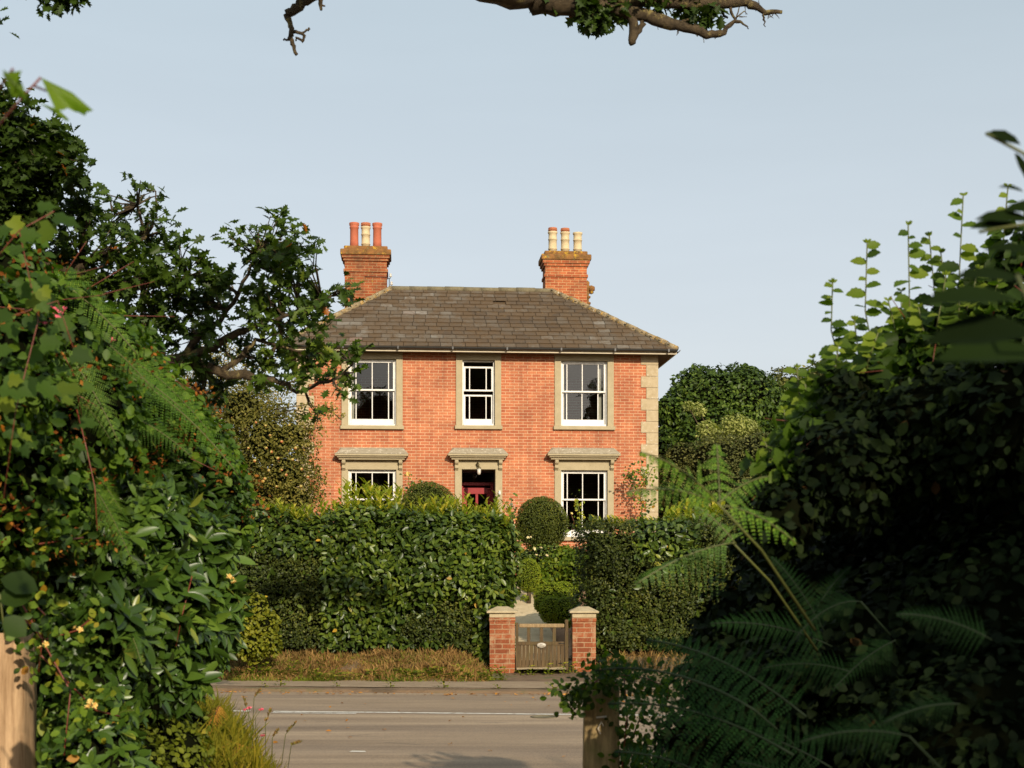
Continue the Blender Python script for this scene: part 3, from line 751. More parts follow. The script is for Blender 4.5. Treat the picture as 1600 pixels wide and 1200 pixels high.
def sash_window(key, bars, rail, rail2=None, curtain=None, top_gap=0.0):
    a, b, c, d = openings[key]
    pxa = {'ul': (544, 619), 'gl': (544, 619), 'um': (722.5, 773), 'ur': (876.5, 949), 'gr': (876.5, 949)}[key]
    mid = sum(pxa) / 2
    y0, y1 = .085, .14
    f = MB()
    fw = .035
    f.box(a, a + fw, .06, .19, c, d); f.box(b - fw, b, .06, .19, c, d)
    f.box(a + fw, b - fw, .06, .19, d - .03, d); f.box(a + fw, b - fw, .03, .19, c, c + .05)
    lo = HW(rail, mid); dt = d - .03 - top_gap; ia, ib = a + fw, b - fw
    st = .045
    up = rail2 if rail2 else rail
    lu = HW(up, mid)
    # upper sash stands 2 cm forward of the lower one
    f.box(ia, ia + st, y0, y1, lu - .02, dt); f.box(ib - st, ib, y0, y1, lu - .02, dt)
    f.box(ia + st, ib - st, y0, y1, dt - .045, dt); f.box(ia + st, ib - st, y0, y1, lu - .02, lu + .022)
    bt = c + .05
    f.box(ia, ia + st, y1 + .003, y1 + .05, bt, lo + .02); f.box(ib - st, ib, y1 + .003, y1 + .05, bt, lo + .02)
    f.box(ia + st, ib - st, y1 + .003, y1 + .05, bt, bt + .13); f.box(ia + st, ib - st, y1 + .003, y1 + .05, lo - .022, lo + .02)
    for bx in bars:
        u = HU(bx)
        f.box(u - .012, u + .012, y0 + .008, y1 - .008, lu + .022, dt - .045)
        f.box(u - .012, u + .012, y1 + .01, y1 + .042, bt + .13, lo - .022)
    o = f.build('window', M_WHITE, house, .004)
    g = MB()
    g.add([(ia + st, y0 + .03, lu + .02), (ib - st, y0 + .03, lu + .02), (ib - st, y0 + .03, dt - .04), (ia + st, y0 + .03, dt - .04)], [(0, 1, 2, 3)])
    g.build('pane', M_GLASS, o)
    g = MB()
    g.add([(ia + st, y1 + .028, bt + .12), (ib - st, y1 + .028, bt + .12), (ib - st, y1 + .028, lo - .02), (ia + st, y1 + .028, lo - .02)], [(0, 1, 2, 3)])
    g.build('pane', M_GLASS, o)
    if curtain:
        for (x0, x1) in curtain:
            cu = MB(); n = 14; vs = []
            for i in range(n + 1):
                x = x0 + (x1 - x0) * i / n; yy = .30 + .025 * math.sin(i * 2.2)
                vs += [(x, yy, c - .02), (x + .01 * math.sin(i), yy, d)]
            cu.add(vs, [(2 * i, 2 * i + 2, 2 * i + 3, 2 * i + 1) for i in range(n)], 0, .5, True)
            cu.build('curtain', M_CURT, o)
    # moulded surround
    s = MB()
    t = HW(551, mid) if key in ('ul', 'um', 'ur') else HW(716, mid)
    jw = .163; pr = -.035
    s.box(a - jw, a, pr, .06, c, d); s.box(b, b + jw, pr, .06, c, d); s.box(a - jw, b + jw, pr, .06, d, t)
    s.build('surround', M_STONE, o, .008)
    s = MB()
    s.box(a - jw - .03, b + jw + .03, -.085, .03, c - .095, c - .001)
    s.build('sill', M_STONE, o, .01)
    return o
sash_window('ul', (556, 581.4, 607), 608.6, curtain=[(openings['ul'][0] + .02, openings['ul'][0] + .14)])
sash_window('um', (734, 760), 617, 609.5, top_gap=.115)
sash_window('ur', (886.5, 910.5, 935.5), 611.5, curtain=[(openings['ur'][1] - .20, openings['ur'][1] - .02), (openings['ur'][0] + .02, openings['ur'][0] + .12)])
sash_window('gl', (556, 581.4, 607), 780)
sash_window('gr', (887, 911, 936), 780.5)

# canopies on scrolled brackets
def canopy(x0, x1, xa, xb):
    """x0,x1 outer cornice; xa,xb surround; lead flashed slope above"""
    mid = (x0 + x1) / 2
    V = -.30
    a, b = HU(x0, V), HU(x1, V)
    # heights measured on the cornice face, which stands forward of the wall
    z0, z1, z2 = HW(716, mid, V + .05), HW(712, mid, V), HW(709, mid, V)
    m = MB()
    m.box(a + .09, b - .09, -.19, -.002, z0 - .03, z0 + .02)
    m.box(a + .05, b - .05, V + .05, -.002, z0 + .02, z1)
    m.box(a, b, V, -.002, z1, z2)
    zt = HW(702, mid)
    o = m.build('door_canopy' if 690 < x0 < 720 else 'window_canopy', M_STONE, house, .01)
    s = MB()
    s.add([(a - .005, V - .005, z2 + .003), (b + .005, V - .005, z2 + .003), (b + .005, 0.0, z2 + .003), (a - .005, 0.0, z2 + .003),
           (a + .16, -.10, zt), (b - .16, -.10, zt), (b - .13, 0.0, zt + .04), (a + .13, 0.0, zt + .04)],
          [(0, 1, 5, 4), (1, 2, 6, 5), (4, 5, 6, 7), (3, 0, 4, 7)])
    s.build('lead_flashing', M_LEAD, o)
    for xx in (xa + 3.2, xb - 3.2):
        u = HU(xx); k = MB()
        zc = z0 - .03
        prof = [(-.035, zc), (-.17, zc), (-.175, zc - .05), (-.145, zc - .10), (-.10, zc - .115), (-.085, zc - .14), (-.115, zc - .17), (-.11, zc - .21), (-.075, zc - .235), (-.035, zc - .27)]
        n = len(prof)
        k.add([(u - .042, y, z) for y, z in prof] + [(u + .042, y, z) for y, z in prof],
              [tuple(range(n)), tuple(range(2 * n - 1, n - 1, -1))] + [(i, i + n, (i + 1) % n + n, (i + 1) % n) for i in range(n)])
        k.lathe((u - .05, -.125, zc - .055), [(.03, 0), (.045, .01), (.045, .09), (.03, .10)], 12, 0, (1, 0, 0))
        k.lathe((u - .048, -.09, zc - .19), [(.02, 0), (.03, .01), (.03, .086), (.02, .096)], 10, 0, (1, 0, 0))
        k.build('bracket', M_STONE, o, .004)
    return o
canopy(523, 638, 534, 629); canopy(700, 794, 710, 785); canopy(856, 970, 866, 959)

# front door
a, b, c, d = openings['door']
s = MB(); jw = .175
s.box(a - jw, a, -.035, .10, WB, d); s.box(b, b + jw, -.035, .10, WB, d); s.box(a - jw, b + jw, -.035, .06, d, HW(716))
dsur = s.build('door_surround', M_STONE, house, .008)
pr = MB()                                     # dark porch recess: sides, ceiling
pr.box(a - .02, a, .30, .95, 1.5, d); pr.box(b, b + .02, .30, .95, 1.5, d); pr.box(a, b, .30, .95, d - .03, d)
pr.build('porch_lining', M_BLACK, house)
zt = HW(757, 747, .8)
dr = MB()
dr.box(a, b, .86, .95, zt - .02, zt + .06)
dr.box(a, a + .07, .86, .95, 1.5, zt - .02); dr.box(b - .07, b, .86, .95, 1.5, zt - .02)
zd = zt - .08
dr.box(a + .07, b - .07, .90, .95, zd - .16, zd)
dr.box(a + .07, a + .17, .90, .95, 1.5, zd - .16); dr.box(b - .17, b - .07, .90, .95, 1.5, zd - .16)
um = (a + b) / 2
dr.box(um - .035, um + .035, .90, .95, 1.5, zd - .16)
dr.box(a + .17, um - .035, .925, .945, 1.5, 2.6); dr.box(um + .035, b - .17, .925, .945, 1.5, 2.6)
door = dr.build('door', M_RED, house, .006)
g = MB()
for x0, x1 in ((a + .17, um - .035), (um + .035, b - .17)):
    g.add([(x0, .93, 2.6), (x1, .93, 2.6), (x1, .93, zd - .16), (x0, .93, zd - .16)], [(0, 1, 2, 3)])
g.add([(a, .93, zt + .06), (b, .93, zt + .06), (b, .93, d), (a, .93, d)], [(0, 1, 2, 3)])
g.build('pane', M_GLASS, door)
h = MB(); h.lathe((b - .22, .885, 2.52), [(.0001, 0), (.03, 0), (.03, .02), (.0001, .03)], 12, 0, (0, -1, 0)); h.build('handle', M_BRASS, door)
# lantern over the door
lu_, lz = HU(748.5, -.2), HW(735, 748, -.2)
lt = MB()
lt.tube([(lu_ - .03, -.03, lz + .16), (lu_ - .03, -.10, lz + .20), (lu_ - .01, -.18, lz + .17), (lu_, -.2, lz + .09)], [.02, .016, .012, .012], 6)
lt.lathe((lu_ - .03, -.055, lz + .15), [(.001, 0), (.05, 0), (.05, .02), (.001, .02)], 10, 0, (0, 1, 0))
lt.lathe((lu_, -.2, lz + .04), [(.05, 0), (.055, .01), (.035, .04), (.012, .06)], 12)
la = lt.build('lantern', M_BRASS, house)
g = MB(); g.lathe((lu_, -.2, lz - .11), [(.0001, 0), (.03, .005), (.045, .05), (.05, .15)], 12); g.build('lantern_glass', M_GLASSB, la)
# small wall light right of door, and the nameplate with raised pale letters
wl2 = MB(); u_, z_ = HU(780.5, -.06), HW(770, 780)
wl2.lathe((u_, -.09, z_ - .07), [(.0001, 0), (.03, .0), (.035, .09), (.0001, .10)], 10); wl2.box(u_ - .02, u_ + .02, -.09, -.036, z_ + .03, z_ + .05)
wl2.build('wall_light', M_WHITE, house)
sp = MB(); x0, x1, zz0, zz1 = HU(786), HU(805.5), HW(794.5), HW(787.5)
random.seed(3)
x = x0
while x < x1 - .02:                            # a line of raised letters, too worn to read
    ww = random.uniform(.025, .034); y_ = -.012
    sp.box(x, x + .007, y_, -.001, zz0, zz1 - .01)
    t = random.choice('HLUNEI')
    if t in 'HUN': sp.box(x + ww - .006, x + ww, y_, -.001, zz0, zz1 - .012)
    if t in 'HE': sp.box(x + .007, x + ww - .008, y_, -.001, (zz0 + zz1) / 2 - .006, (zz0 + zz1) / 2)
    if t in 'LUE': sp.box(x + .007, x + ww - .008, y_, -.001, zz0, zz0 + .007)
    if t in 'N': sp.box(x + .007, x + ww - .008, y_, -.001, zz1 - .022, zz1 - .014)
    x += ww + .012
sp.build('name_lettering', M_PAPER, house)

# roof: hipped, slates laid course by course
EZ = HW(542.5, 760, -OV)                      # eaves level (top of the gutter)
E = [(UL - OV, -OV), (UR + OV, -OV), (UR + OV, HD + OV), (UL - OV, HD + OV)]
run = (HD + 2 * OV) / 2
RZ = HW(453.5, 736, HD / 2)
RL, RR = HU(611, HD / 2), HU(862, HD / 2)
A_, B_, C_, D_ = [Vector((x, y, EZ)) for x, y in E]
R0, R1 = Vector((RL, HD / 2, RZ)), Vector((RR, HD / 2, RZ))
sl_ = MB()
for poly in ((A_, B_, R1, R0), (C_, D_, R0, R1), (B_, C_, R1), (D_, A_, R0)):
    off = Vector((0, 0, -.03))
    sl_.add([p + off for p in poly], [tuple(range(len(poly)))], 0, .1)
random.seed(11)
def slope(e0, e1, t0, t1, courses=15):
    """slates on the plane from eave e0-e1 up to t0-t1"""
    ex = (e1 - e0); W = ex.length; ex = ex.normalized()
    n = ex.cross((t0 - e0)).normalized()
    if n.z < 0: n = -n
    upv = n.cross(ex)
    if upv.z < 0: upv = -upv
    H = (t0 - e0).dot(upv)
    st = H / courses
    xa = (t0 - e0).dot(ex); xb = (t1 - e0).dot(ex)
    wd = .31
    for r in range(courses):
        y0 = r * st - .02; y1 = y0 + st * 1.25
        x = -(wd / 2) * (r % 2) - random.uniform(0, .05)
        while x < W:
            ww = wd * random.uniform(.93, 1.08)
            f = (y0 + st * .5) / H
            lo, hi = xa * f, W + (xb - W) * f
            a, b = max(x, lo - .02), min(x + ww - .012, hi + .02)
            if b - a > .06 and random.random() > .004:
                dz0 = random.uniform(-.002, .006) + .030; sk = random.uniform(-.008, .008)
                q = [(a, y0 + sk, dz0), (b, y0 - sk, dz0 + random.uniform(-.003, .003)), (b, y1, .004), (a, y1, .004)]
                top = [e0 + ex * p[0] + upv * p[1] + n * p[2] for p in q]
                bot = [e0 + ex * p[0] + upv * p[1] + n * (p[2] - .020) for p in q[:2]]
                tn = min(.96, max(0, random.gauss(.46 + .22 * math.sin(a * 1.3 + r * .5) * math.sin(r * .7 + a * .4 + 1), .13))) if random.random() > .012 else 1.0
                sl_.add(top + bot, [(0, 1, 2, 3), (4, 5, 1, 0), (4, 0, 3), (1, 5, 2)], 0, tn)
            x += ww
slope(A_, B_, R0, R1); slope(B_, C_, R1, R1); slope(D_, A_, R0, R0)
roof = sl_.build('roof', M_SLATE, house)
def caps(p, q, r, step, nm, mt):
    hp = MB()
    d = q - p; n = max(2, int(d.length / step))
    for i in range(n):
        a = p + d * (i / n); b = p + d * ((i + 1.06) / n)
        rr = r * random.uniform(.93, 1.08)
        o = Vector((random.uniform(-.008, .008), 0, .01 + random.uniform(-.006, .006)))
        hp.tube([a + o, b + o], [rr * 1.05, rr], 10)
    return hp.build(nm, mt, roof)
for e_, r_e in ((A_, R0), (B_, R1), (C_, R1), (D_, R0)): caps(e_, r_e, .078, .32, 'hip_tile', M_HIP)
caps(R0, R1, .075, .45, 'ridge_tile', M_RIDGE)
gt_ = MB()                                    # gutter along front and sides, fascia, soffit
def half_gutter(p, q, r=.06):
    d = (q - p).normalized(); s = Vector((d.y, -d.x, 0)); vs = []
    for e in (p, q):
        for k in range(7):
            t = math.pi * k / 6
            vs.append(e + s * (r - r * math.cos(t)) * 1.0 - Vector((0, 0, r * 1.0 * math.sin(t))) )
        for k in range(7):
            t = math.pi * (6 - k) / 6
            vs.append(e + s * (r - .8 * r * math.cos(t)) - Vector((0, 0, r * .8 * math.sin(t))))
    n = 14
    gt_.add(vs, [(i, (i + 1) % n, (i + 1) % n + n, i + n) for i in range(n)] + [tuple(range(n))[::-1], tuple(range(n, 2 * n))])
gz = EZ - .01
half_gutter(Vector((UL - OV, -OV + .02, gz)), Vector((UR + OV, -OV + .02, gz)))
half_gutter(Vector((UR + OV - .02, -OV, gz)), Vector((UR + OV - .02, HD + OV, gz)))
for uu in np.linspace(UL - .2, UR + .2, 8):
    gt_.box(uu - .02, uu + .02, -OV - .11, -OV + .02, gz - .068, gz + .004)
gt_.build('gutter', M_BLACK, house)
fa = MB()
FZ = HW(549.5, 760, -OV)
fa.box(UL - OV, UR + OV, -OV + .022, -OV + .045, FZ - .01, gz - .04)
fa.box(UR + OV - .045, UR + OV - .022, -OV + .046, HD + OV, FZ - .01, gz - .04)
fa.box(UL - OV + .022, UL - OV + .045, -OV + .046, HD + OV, FZ - .01, gz - .04)
fa.build('fascia', M_CREAM, house)
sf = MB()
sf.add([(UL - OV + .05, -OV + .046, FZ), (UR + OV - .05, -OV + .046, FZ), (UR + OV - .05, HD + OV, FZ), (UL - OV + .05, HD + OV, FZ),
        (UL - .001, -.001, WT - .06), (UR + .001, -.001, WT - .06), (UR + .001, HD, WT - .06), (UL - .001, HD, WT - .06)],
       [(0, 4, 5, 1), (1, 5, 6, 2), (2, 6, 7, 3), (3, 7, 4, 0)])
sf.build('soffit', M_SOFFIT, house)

# chimneys
def chimney(pxl, pxr, ytop, v0, pots, mat):
    """stack between columns pxl and pxr (front face at depth v0); ytop = row of the top of the cap"""
    dep = .72
    a, b = HU(pxl, v0), HU(pxr, v0)
    mid = (pxl + pxr) / 2
    Z = lambda dy: HW(ytop + dy, mid, v0)
    m = MB()
    m.box(a, b, v0, v0 + dep, 7.2, Z(43)); m.box(a - .03, b + .03, v0 - .03, v0 + dep + .03, Z(43), Z(38.5)); m.box(a, b, v0, v0 + dep, Z(38.5), Z(26))
    st = m.build('chimney_stack', mat, house, .004)
    cp = MB()
    cp.box(a - .04, b + .04, v0 - .04, v0 + dep + .04, Z(26), Z(21.8))
    cp.box(a - .075, b + .075, v0 - .075, v0 + dep + .075, Z(21.8), Z(17))
    cp.build('corbel', mat, st, .006)
    cp = MB()
    cp.box(a - .115, b + .115, v0 - .115, v0 + dep + .115, Z(17), Z(8))
    cp.box(a - .02, b + .02, v0 - .02, v0 + dep + .02, Z(8), Z(2))
    cp.build('chimney_cap', M_CAP, st, .025)
    for (px, w0, topy, kind) in pots:
        u = HU(px, v0 + dep / 2); r = w0 / 2 * (HO.y + v0 + dep / 2) / FPX
        zb, zt = Z(3), HW(topy, mid, v0 + dep / 2); h = zt - zb
        k = MB()
        if kind == 'red':
            k.lathe((u, v0 + dep / 2, zb), [(r * 1.08, 0), (r * 1.0, h * .3), (r * .98, h * .78), (r * 1.12, h * .80), (r * 1.12, h * .84), (r * 1.0, h * .86), (r * 1.2, h * .96), (r * 1.2, h), (r * .8, h), (r * .8, h * .9)], 20)
            po = k.build('chimney_pot', M_TERRA, st)
        else:
            hh = h * (.86 if kind == 'buff' else .97)
            k.lathe((u, v0 + dep / 2, zb), [(r, 0), (r, hh * .2), (r * 1.1, hh * .21), (r * 1.1, hh * .25), (r, hh * .26), (r, hh * .62), (r * 1.1, hh * .63), (r * 1.1, hh * .67), (r * 1.0, hh * .68), (r, hh * .9), (r * 1.17, hh * .93), (r * 1.17, hh), (r * .8, hh), (r * .8, hh * .9)], 20)
            po = k.build('chimney_pot', M_BUFF, st)
        if kind != 'plain':
            k = MB()
            kk = r * (1.05 if ytop > 384 else 1.12)
            z1 = zb + h * .87
            k.lathe((u, v0 + dep / 2, z1), [(kk * .8, 0), (kk * .92, h * .02), (kk * 1.02, h * .10), (kk * 1.02, h * .135), (kk * .75, h * .135)], 20)
            for j in range(14):
                t = 2 * math.pi * j / 14
                k.lathe((u + kk * .97 * math.cos(t), v0 + dep / 2 + kk * .97 * math.sin(t), z1 + h * .03), [(.001, 0), (.014, .01), (.014, .03), (.001, .04)], 6)
            k.build('pot_rim', M_TRIM, po)
    return st, a, b, Z
stL, aL, bL, ZL = chimney(538.5, 604.5, 382, 2.95, ((553.5, 13, 349, 'red'), (571.5, 13, 349, 'buff'), (589.5, 13, 349, 'red')), M_CHIM)
stR, aR, bR, ZR = chimney(852, 917, 390, 2.95, ((863.5, 13, 357, 'buff'), (883, 13, 357.5, 'buff'), (902.5, 13, 362.5, 'plain')), M_CHIM2)
# iron bracket with ceramic insulators
k = MB(); x_ = bL; y_ = 3.2; zc = HW(436, 607, 3.2); s_ = .0175
k.tube([(x_ - .01, y_, zc), (x_ + 5 * s_, y_, zc + .02), (x_ + 5 * s_, y_, zc + .12)], .012, 6)
k.tube([(x_ + 3.5 * s_, y_, zc + .02), (x_ + 3.5 * s_, y_, zc - .18), (x_ + 5 * s_, y_, zc - .22), (x_ + 7.5 * s_, y_, zc - .18)], .011, 6)
k.tube([(x_ - .6, y_ - .26, zc), (x_ + .02, y_ - .26, zc), (x_ + .02, y_, zc)], .009, 5)
br = k.build('aerial_bracket', M_BLACK, house)
for dx, dz in ((5.5, .07), (7, -.15)):
    k = MB(); k.lathe((x_ + dx * s_, y_, zc + dz - .02), [(.001, 0), (.035, .01), (.04, .03), (.022, .05), (.035, .07), (.02, .10), (.001, .11)], 10); k.build('insulator', M_GLASSB, br)
k = MB(); x_ = bR + .05; y_ = 3.25; Zf = lambda py: HW(py, 920, 3.2)
k.tube([(x_ - .08, y_, Zf(448)), (x_ + .02, y_, Zf(448)), (x_ + .02, y_, Zf(476))], .02, 6)
k.lathe((x_ + .005, y_, Zf(476)), [(.05, 0), (.09, .02), (.09, .07), (.04, .09), (.04, .16), (.085, .20), (.085, .24), (.035, .26), (.06, .33), (.05, .38), (.075, .42), (.075, .50), (.05, .56), (.06, .62), (.03, .66), (.001, .68)], 9)
k.lathe((x_ + .11, y_, Zf(459)), [(.02, 0), (.07, .03), (.06, .08), (.10, .10), (.10, .20), (.02, .24)], 9)
k.build('lichened_bracket', M_CAP, house)

# ------------------------------------------------------------------ gate and piers
GY = 21.6
gs = GY / FPX
def gx_(px): return (px - 800) * gs
def gzz(py): return CAMZ + (HOR - py) * gs
def pier(pxl, pxr, label):
    o = empty('gate_pier', ((gx_(pxl) + gx_(pxr)) / 2, GY, gz1(gx_(pxl), GY)), label, 'gate pier', 'brick piers either side of the garden gate')
    zb = o.location.z; w_ = (gx_(pxr) - gx_(pxl)) / 2
    m = MB()
    m.box(-w_, w_, 0, 2 * w_, -.15, gzz(971) - zb); m.box(-w_ - .008, w_ + .008, -.008, 2 * w_ + .008, gzz(971) - zb, gzz(965) - zb)
    m.build('brickwork', M_PIER, o, .006)
    m = MB(); zt = gzz(965) - zb
    m.box(-w_ - .004, w_ + .004, -.004, 2 * w_ + .004, zt, gzz(958) - zb, 0)
    m.add([(-w_ - .045, -.045, gzz(958) - zb), (w_ + .045, -.045, gzz(958) - zb), (w_ + .045, 2 * w_ + .045, gzz(958) - zb), (-w_ - .045, 2 * w_ + .045, gzz(958) - zb),
           (-w_ - .045, -.045, gzz(955) - zb), (w_ + .045, -.045, gzz(955) - zb), (w_ + .045, 2 * w_ + .045, gzz(955) - zb), (-w_ - .045, 2 * w_ + .045, gzz(955) - zb),
           (-w_ * .45, w_ * .75, gzz(948) - zb), (w_ * .45, w_ * .75, gzz(948) - zb), (w_ * .45, w_ * 1.35, gzz(948) - zb), (-w_ * .45, w_ * 1.35, gzz(948) - zb)],
          [(3, 2, 1, 0), (0, 1, 5, 4), (1, 2, 6, 5), (2, 3, 7, 6), (3, 0, 4, 7), (4, 5, 9, 8), (5, 6, 10, 9), (6, 7, 11, 10), (7, 4, 8, 11), (8, 9, 10, 11)])
    m.build('cap_stone', M_CAPSTONE, o, .008)
    return o
pier(765, 804.5, 'brick gate pier with pale stone cap, against the left hedge end')
pier(894.5, 931, 'brick gate pier with pale stone cap, partly overgrown by the right hedge')

gate = empty('garden_gate', (gx_(845), GY + .18, gz1(gx_(845), GY)), 'weathered wooden garden gate with an oval plaque between two brick piers', 'gate')
zb = gate.location.z; gc = gate.location.x
def GX(px): return (px - 800) * (GY + .18) / FPX - gc
def GZ(py): return CAMZ + (HOR - py) * (GY + .18) / FPX - zb
xs = [809.5 + i * 6.03 for i in range(13)]
random.seed(5)
for i in range(12):
    m = MB(); d_ = random.uniform(-.004, .004)
    m.box(GX(xs[i]) + .003, GX(xs[i + 1]) - .003, -.012 + d_, .012 + d_, GZ(1048.5) + random.uniform(-.01, .01), GZ(1006))
    m.build('board', M_WOOD, gate, .003)
m = MB(); m.box(GX(810), GX(882), -.024, .03, GZ(1008), GZ(1002.5)); m.box(GX(810), GX(882), .013, .045, GZ(1040), GZ(1032)); m.build('middle_rail', M_WOOD, gate, .006)
m = MB(); m.box(GX(811), GX(881.5), -.035, .035, GZ(980.5), GZ(974.5)); m.build('top_rail', M_RAIL, gate, .012)
for xx in (826, 846, 866):
    m = MB(); m.box(GX(xx - 2.6), GX(xx + 2.6), -.02, .02, GZ(1002.5), GZ(980.5)); m.build('slat', M_WOOD, gate, .003)
m = MB(); m.box(GX(805.5), GX(810), -.03, .05, -.1, GZ(973)); m.build('gate_post', M_WOOD, gate, .008)
m = MB(); m.box(GX(882.5), GX(888), -.03, .05, -.1, GZ(968)); m.build('gate_post', M_WOOD, gate, .008)
for zz in (GZ(1036), GZ(1005)):
    m = MB(); m.tube([(GX(882), -.03, zz), (GX(873), -.03, zz)], .006, 5); m.build('hinge', M_BLACK, gate)
m = MB(); cx, cz = GX(846), GZ(1008)
m.lathe((cx, -.028, cz), [(.0001, 0), (.058, 0), (.064, .004), (.058, .010), (.0001, .011)], 24, 0, (0, -1, 0))
pq = m.build('oval_plaque', M_PAPER, gate)
for v in pq.data.vertices: v.co.x = cx + (v.co.x - cx) * 1.12; v.co.z = cz + (v.co.z - cz) * .62
m = MB()                                       # worn lettering on the plaque, two rows
for r_, (x0, x1, zz) in enumerate(((-.022, .022, .013), (-.042, .042, -.012))):
    x = x0
    while x < x1:
        ww = random.uniform(.006, .010); m.box(cx + x, cx + x + ww * .5, -.0408, -.0385, cz + zz - .006, cz + zz + .006)
        if random.random() < .6: m.box(cx + x + ww * .5, cx + x + ww, -.0408, -.0385, cz + zz - random.choice((-.004, .0, .005)) - .002, cz + zz + .001)
        x += ww + .003
m.build('plaque_lettering', M_BLACK, pq)

# ------------------------------------------------------------------ hedges
def hedge(name, x0, x1, y0, y1, top, label, dens, kinds, shoots, seed, rnd=.22, skew=0.0, back=False):
    """clipped hedge: front, top and both ends of leaves round a dark core; top(x) gives its height;
    kinds(x, z) -> chance that the big leaf stands there"""
    L = Leaves()
    P_, N_ = [], []
    zt = lambda x: np.array([top(v) for v in x])
    W, D = x1 - x0, y1 - y0
    def put(x, y, z, nr): P_.append(np.stack([x, y, z], 1)); N_.append(np.broadcast_to(nr, (len(x), 3)) if np.ndim(nr) == 1 else nr)
    H = max(zt(np.linspace(x0, x1, 9))) - .0
    n = int(W * H * dens); x = x0 + W * rng.random(n); g = ground_z(x, np.full(n, y0)) + .12; t = zt(x); z = g + (t - g) * rng.random(n)
    q = np.stack([x, x * 0, z], 1)
    e = np.minimum(x - x0, x1 - x); rr = np.clip(1 - e / rnd, 0, 1) ** 2 * rnd * .9 + np.clip(1 - (t - z) / rnd, 0, 1) ** 2 * rnd * .9
    y = y0 + rr + .20 * wob(q, 2.0, seed) + .09 * wob(q, 6, seed) + .32 * rng.random(n) ** 1.2 - .12
    put(x, y, z, np.stack([(x < x0 + .2) * -.5 + (x > x1 - .2) * .5, -np.ones(n), (t - z < .25) * .8], 1))
    n = int(W * D * dens * .8); x = x0 + W * rng.random(n); y = y0 + .1 + (D - .1) * rng.random(n)
    z = zt(x) + .07 * wob(np.stack([x, y, x * 0], 1), 2.5, seed) + .05 * wob(np.stack([x, y, x * 0], 1), 7, seed) - .14 * rng.random(n)
    put(x, y, z, np.array([0, -.2, 1.]))
    for xe, s_ in ((x0, -1), (x1, 1)):
        n = int(D * H * dens); y = y0 + .08 + (D - .08) * rng.random(n); g = ground_z(np.full(n, xe), y) + .05; z = g + (top(xe) - g) * rng.random(n)
        q = np.stack([y, z, z * 0], 1)
        x = xe + s_ * (.10 * wob(q, 2.6, seed + 2) + .04 - .16 * rng.random(n)) - skew * (y - y0)
        put(x, y, z, np.array([s_, -.2, .2]))
    p = np.concatenate(P_); nr = nrmz(np.concatenate(N_))
    d, nn = orient(nr, .6, .3, .25)
    big = rng.random(len(p)) < kinds(p[:, 0], p[:, 2])
    ti = tints(p, len(p), 0, 1, .5, seed, 1.5)
    nb = int(big.sum())
    L.add(p[big], d[big], nn[big], .09 + .055 * rng.random(nb), 'oval', 0, ti[big], .72)
    sm = ~big
    # two small leaves for each large one
    for k in range(3):
        ps = p[sm] + rng.normal(size=(int(sm.sum()), 3)) * .03
        d2, n2 = orient(nr[sm], .7, .3, .1)
        L.add(ps, d2, n2, .034 + .02 * rng.random(len(ps)), 'oval', 1, tints(ps, len(ps), 0, 1, .5, seed + 4, 2.5), .9)
    # soft new growth standing up from the top
    S, SD, SN = [], [], []
    for (xs_, ys_, h, m) in shoots:
        b = np.array([xs_, ys_, top(xs_) - .1]); lean = rng.normal(size=3) * .12; lean[2] = 1
        for j in range(m):
            f = (j + .5) / m
            c = b + lean * h * f; a = j * 2.4 + rng.random()
            dd = np.array([math.cos(a), math.sin(a), .7 + .6 * f]); S.append(c); SD.append(dd); SN.append(np.array([-math.cos(a) * .6, -math.sin(a) * .6, 1]))
    if S: L.add(S, SD, SN, .095 + .05 * rng.random(len(S)), 'long', 2, .3 + .7 * rng.random(len(S)), 1.2)
    # core
    nx, nz = 24, 8
    vs, fs = [], []
    for i in range(nx + 1):
        xx = x0 + .16 + (W - .32) * i / nx
        for (yy, zz) in ((y0 + .36, -.05), (y0 + .36, top(xx) * .5), (y0 + .22, top(xx) - .32), (y0 + .36, top(xx) - .17), (y1 - .15, top(xx) - .17), (y1 - .1, -.05)):
            vs.append((xx - skew * (yy - y0), yy, max(zz, gz1(xx, yy) - .02)))
    for i in range(nx):
        for k in range(5): fs.append((i * 6 + k, i * 6 + k + 1, (i + 1) * 6 + k + 1, (i + 1) * 6 + k))
    fs += [(0, 1, 2, 3, 4, 5), tuple(nx * 6 + k for k in (5, 4, 3, 2, 1, 0))]
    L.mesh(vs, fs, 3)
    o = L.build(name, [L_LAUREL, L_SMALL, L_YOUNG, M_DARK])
    return tag(o, label, 'hedge')

def topL(x):
    px = 800 + x * FPX / 22.0
    tab = [(-200, 2.75), (380, 2.58), (430, 2.58), (460, 2.46), (490, 2.44), (520, 2.56), (560, 2.62), (610, 2.60), (650, 2.50), (690, 2.56), (725, 2.50), (755, 2.46), (780, 2.48), (796, 2.34), (830, 2.0)]
    return float(np.interp(px, [a for a, b in tab], [b for a, b in tab]))
def kindL(x, z):
    q = np.stack([x, z * 1.4, x * 0], 1)
    v = wob(q, .9, 1.3) + .5 * (z > 2.0) - 1.4 * ((x < -2.9) & (z < 1.9)) - 1.3 * ((x > -1.15) & (x < -.55) & (z < 1.15)) + .5
    return np.clip(v * 4, .04, .96)
shL = []
for (a, b, n, h) in ((430, 500, 10, .22), (500, 530, 8, .25), (535, 560, 14, .42), (560, 590, 14, .40), (590, 640, 18, .36), (650, 700, 12, .26), (700, 735, 12, .34), (735, 775, 9, .22), (772, 795, 10, .34), (410, 800, 50, .18)):
    for _ in range(n):
        px = random.uniform(a, b); yy = random.uniform(22.1, 23.0); shL.append(((px - 800) * 22.5 / FPX, yy, h * random.uniform(.75, 1.35), 10))
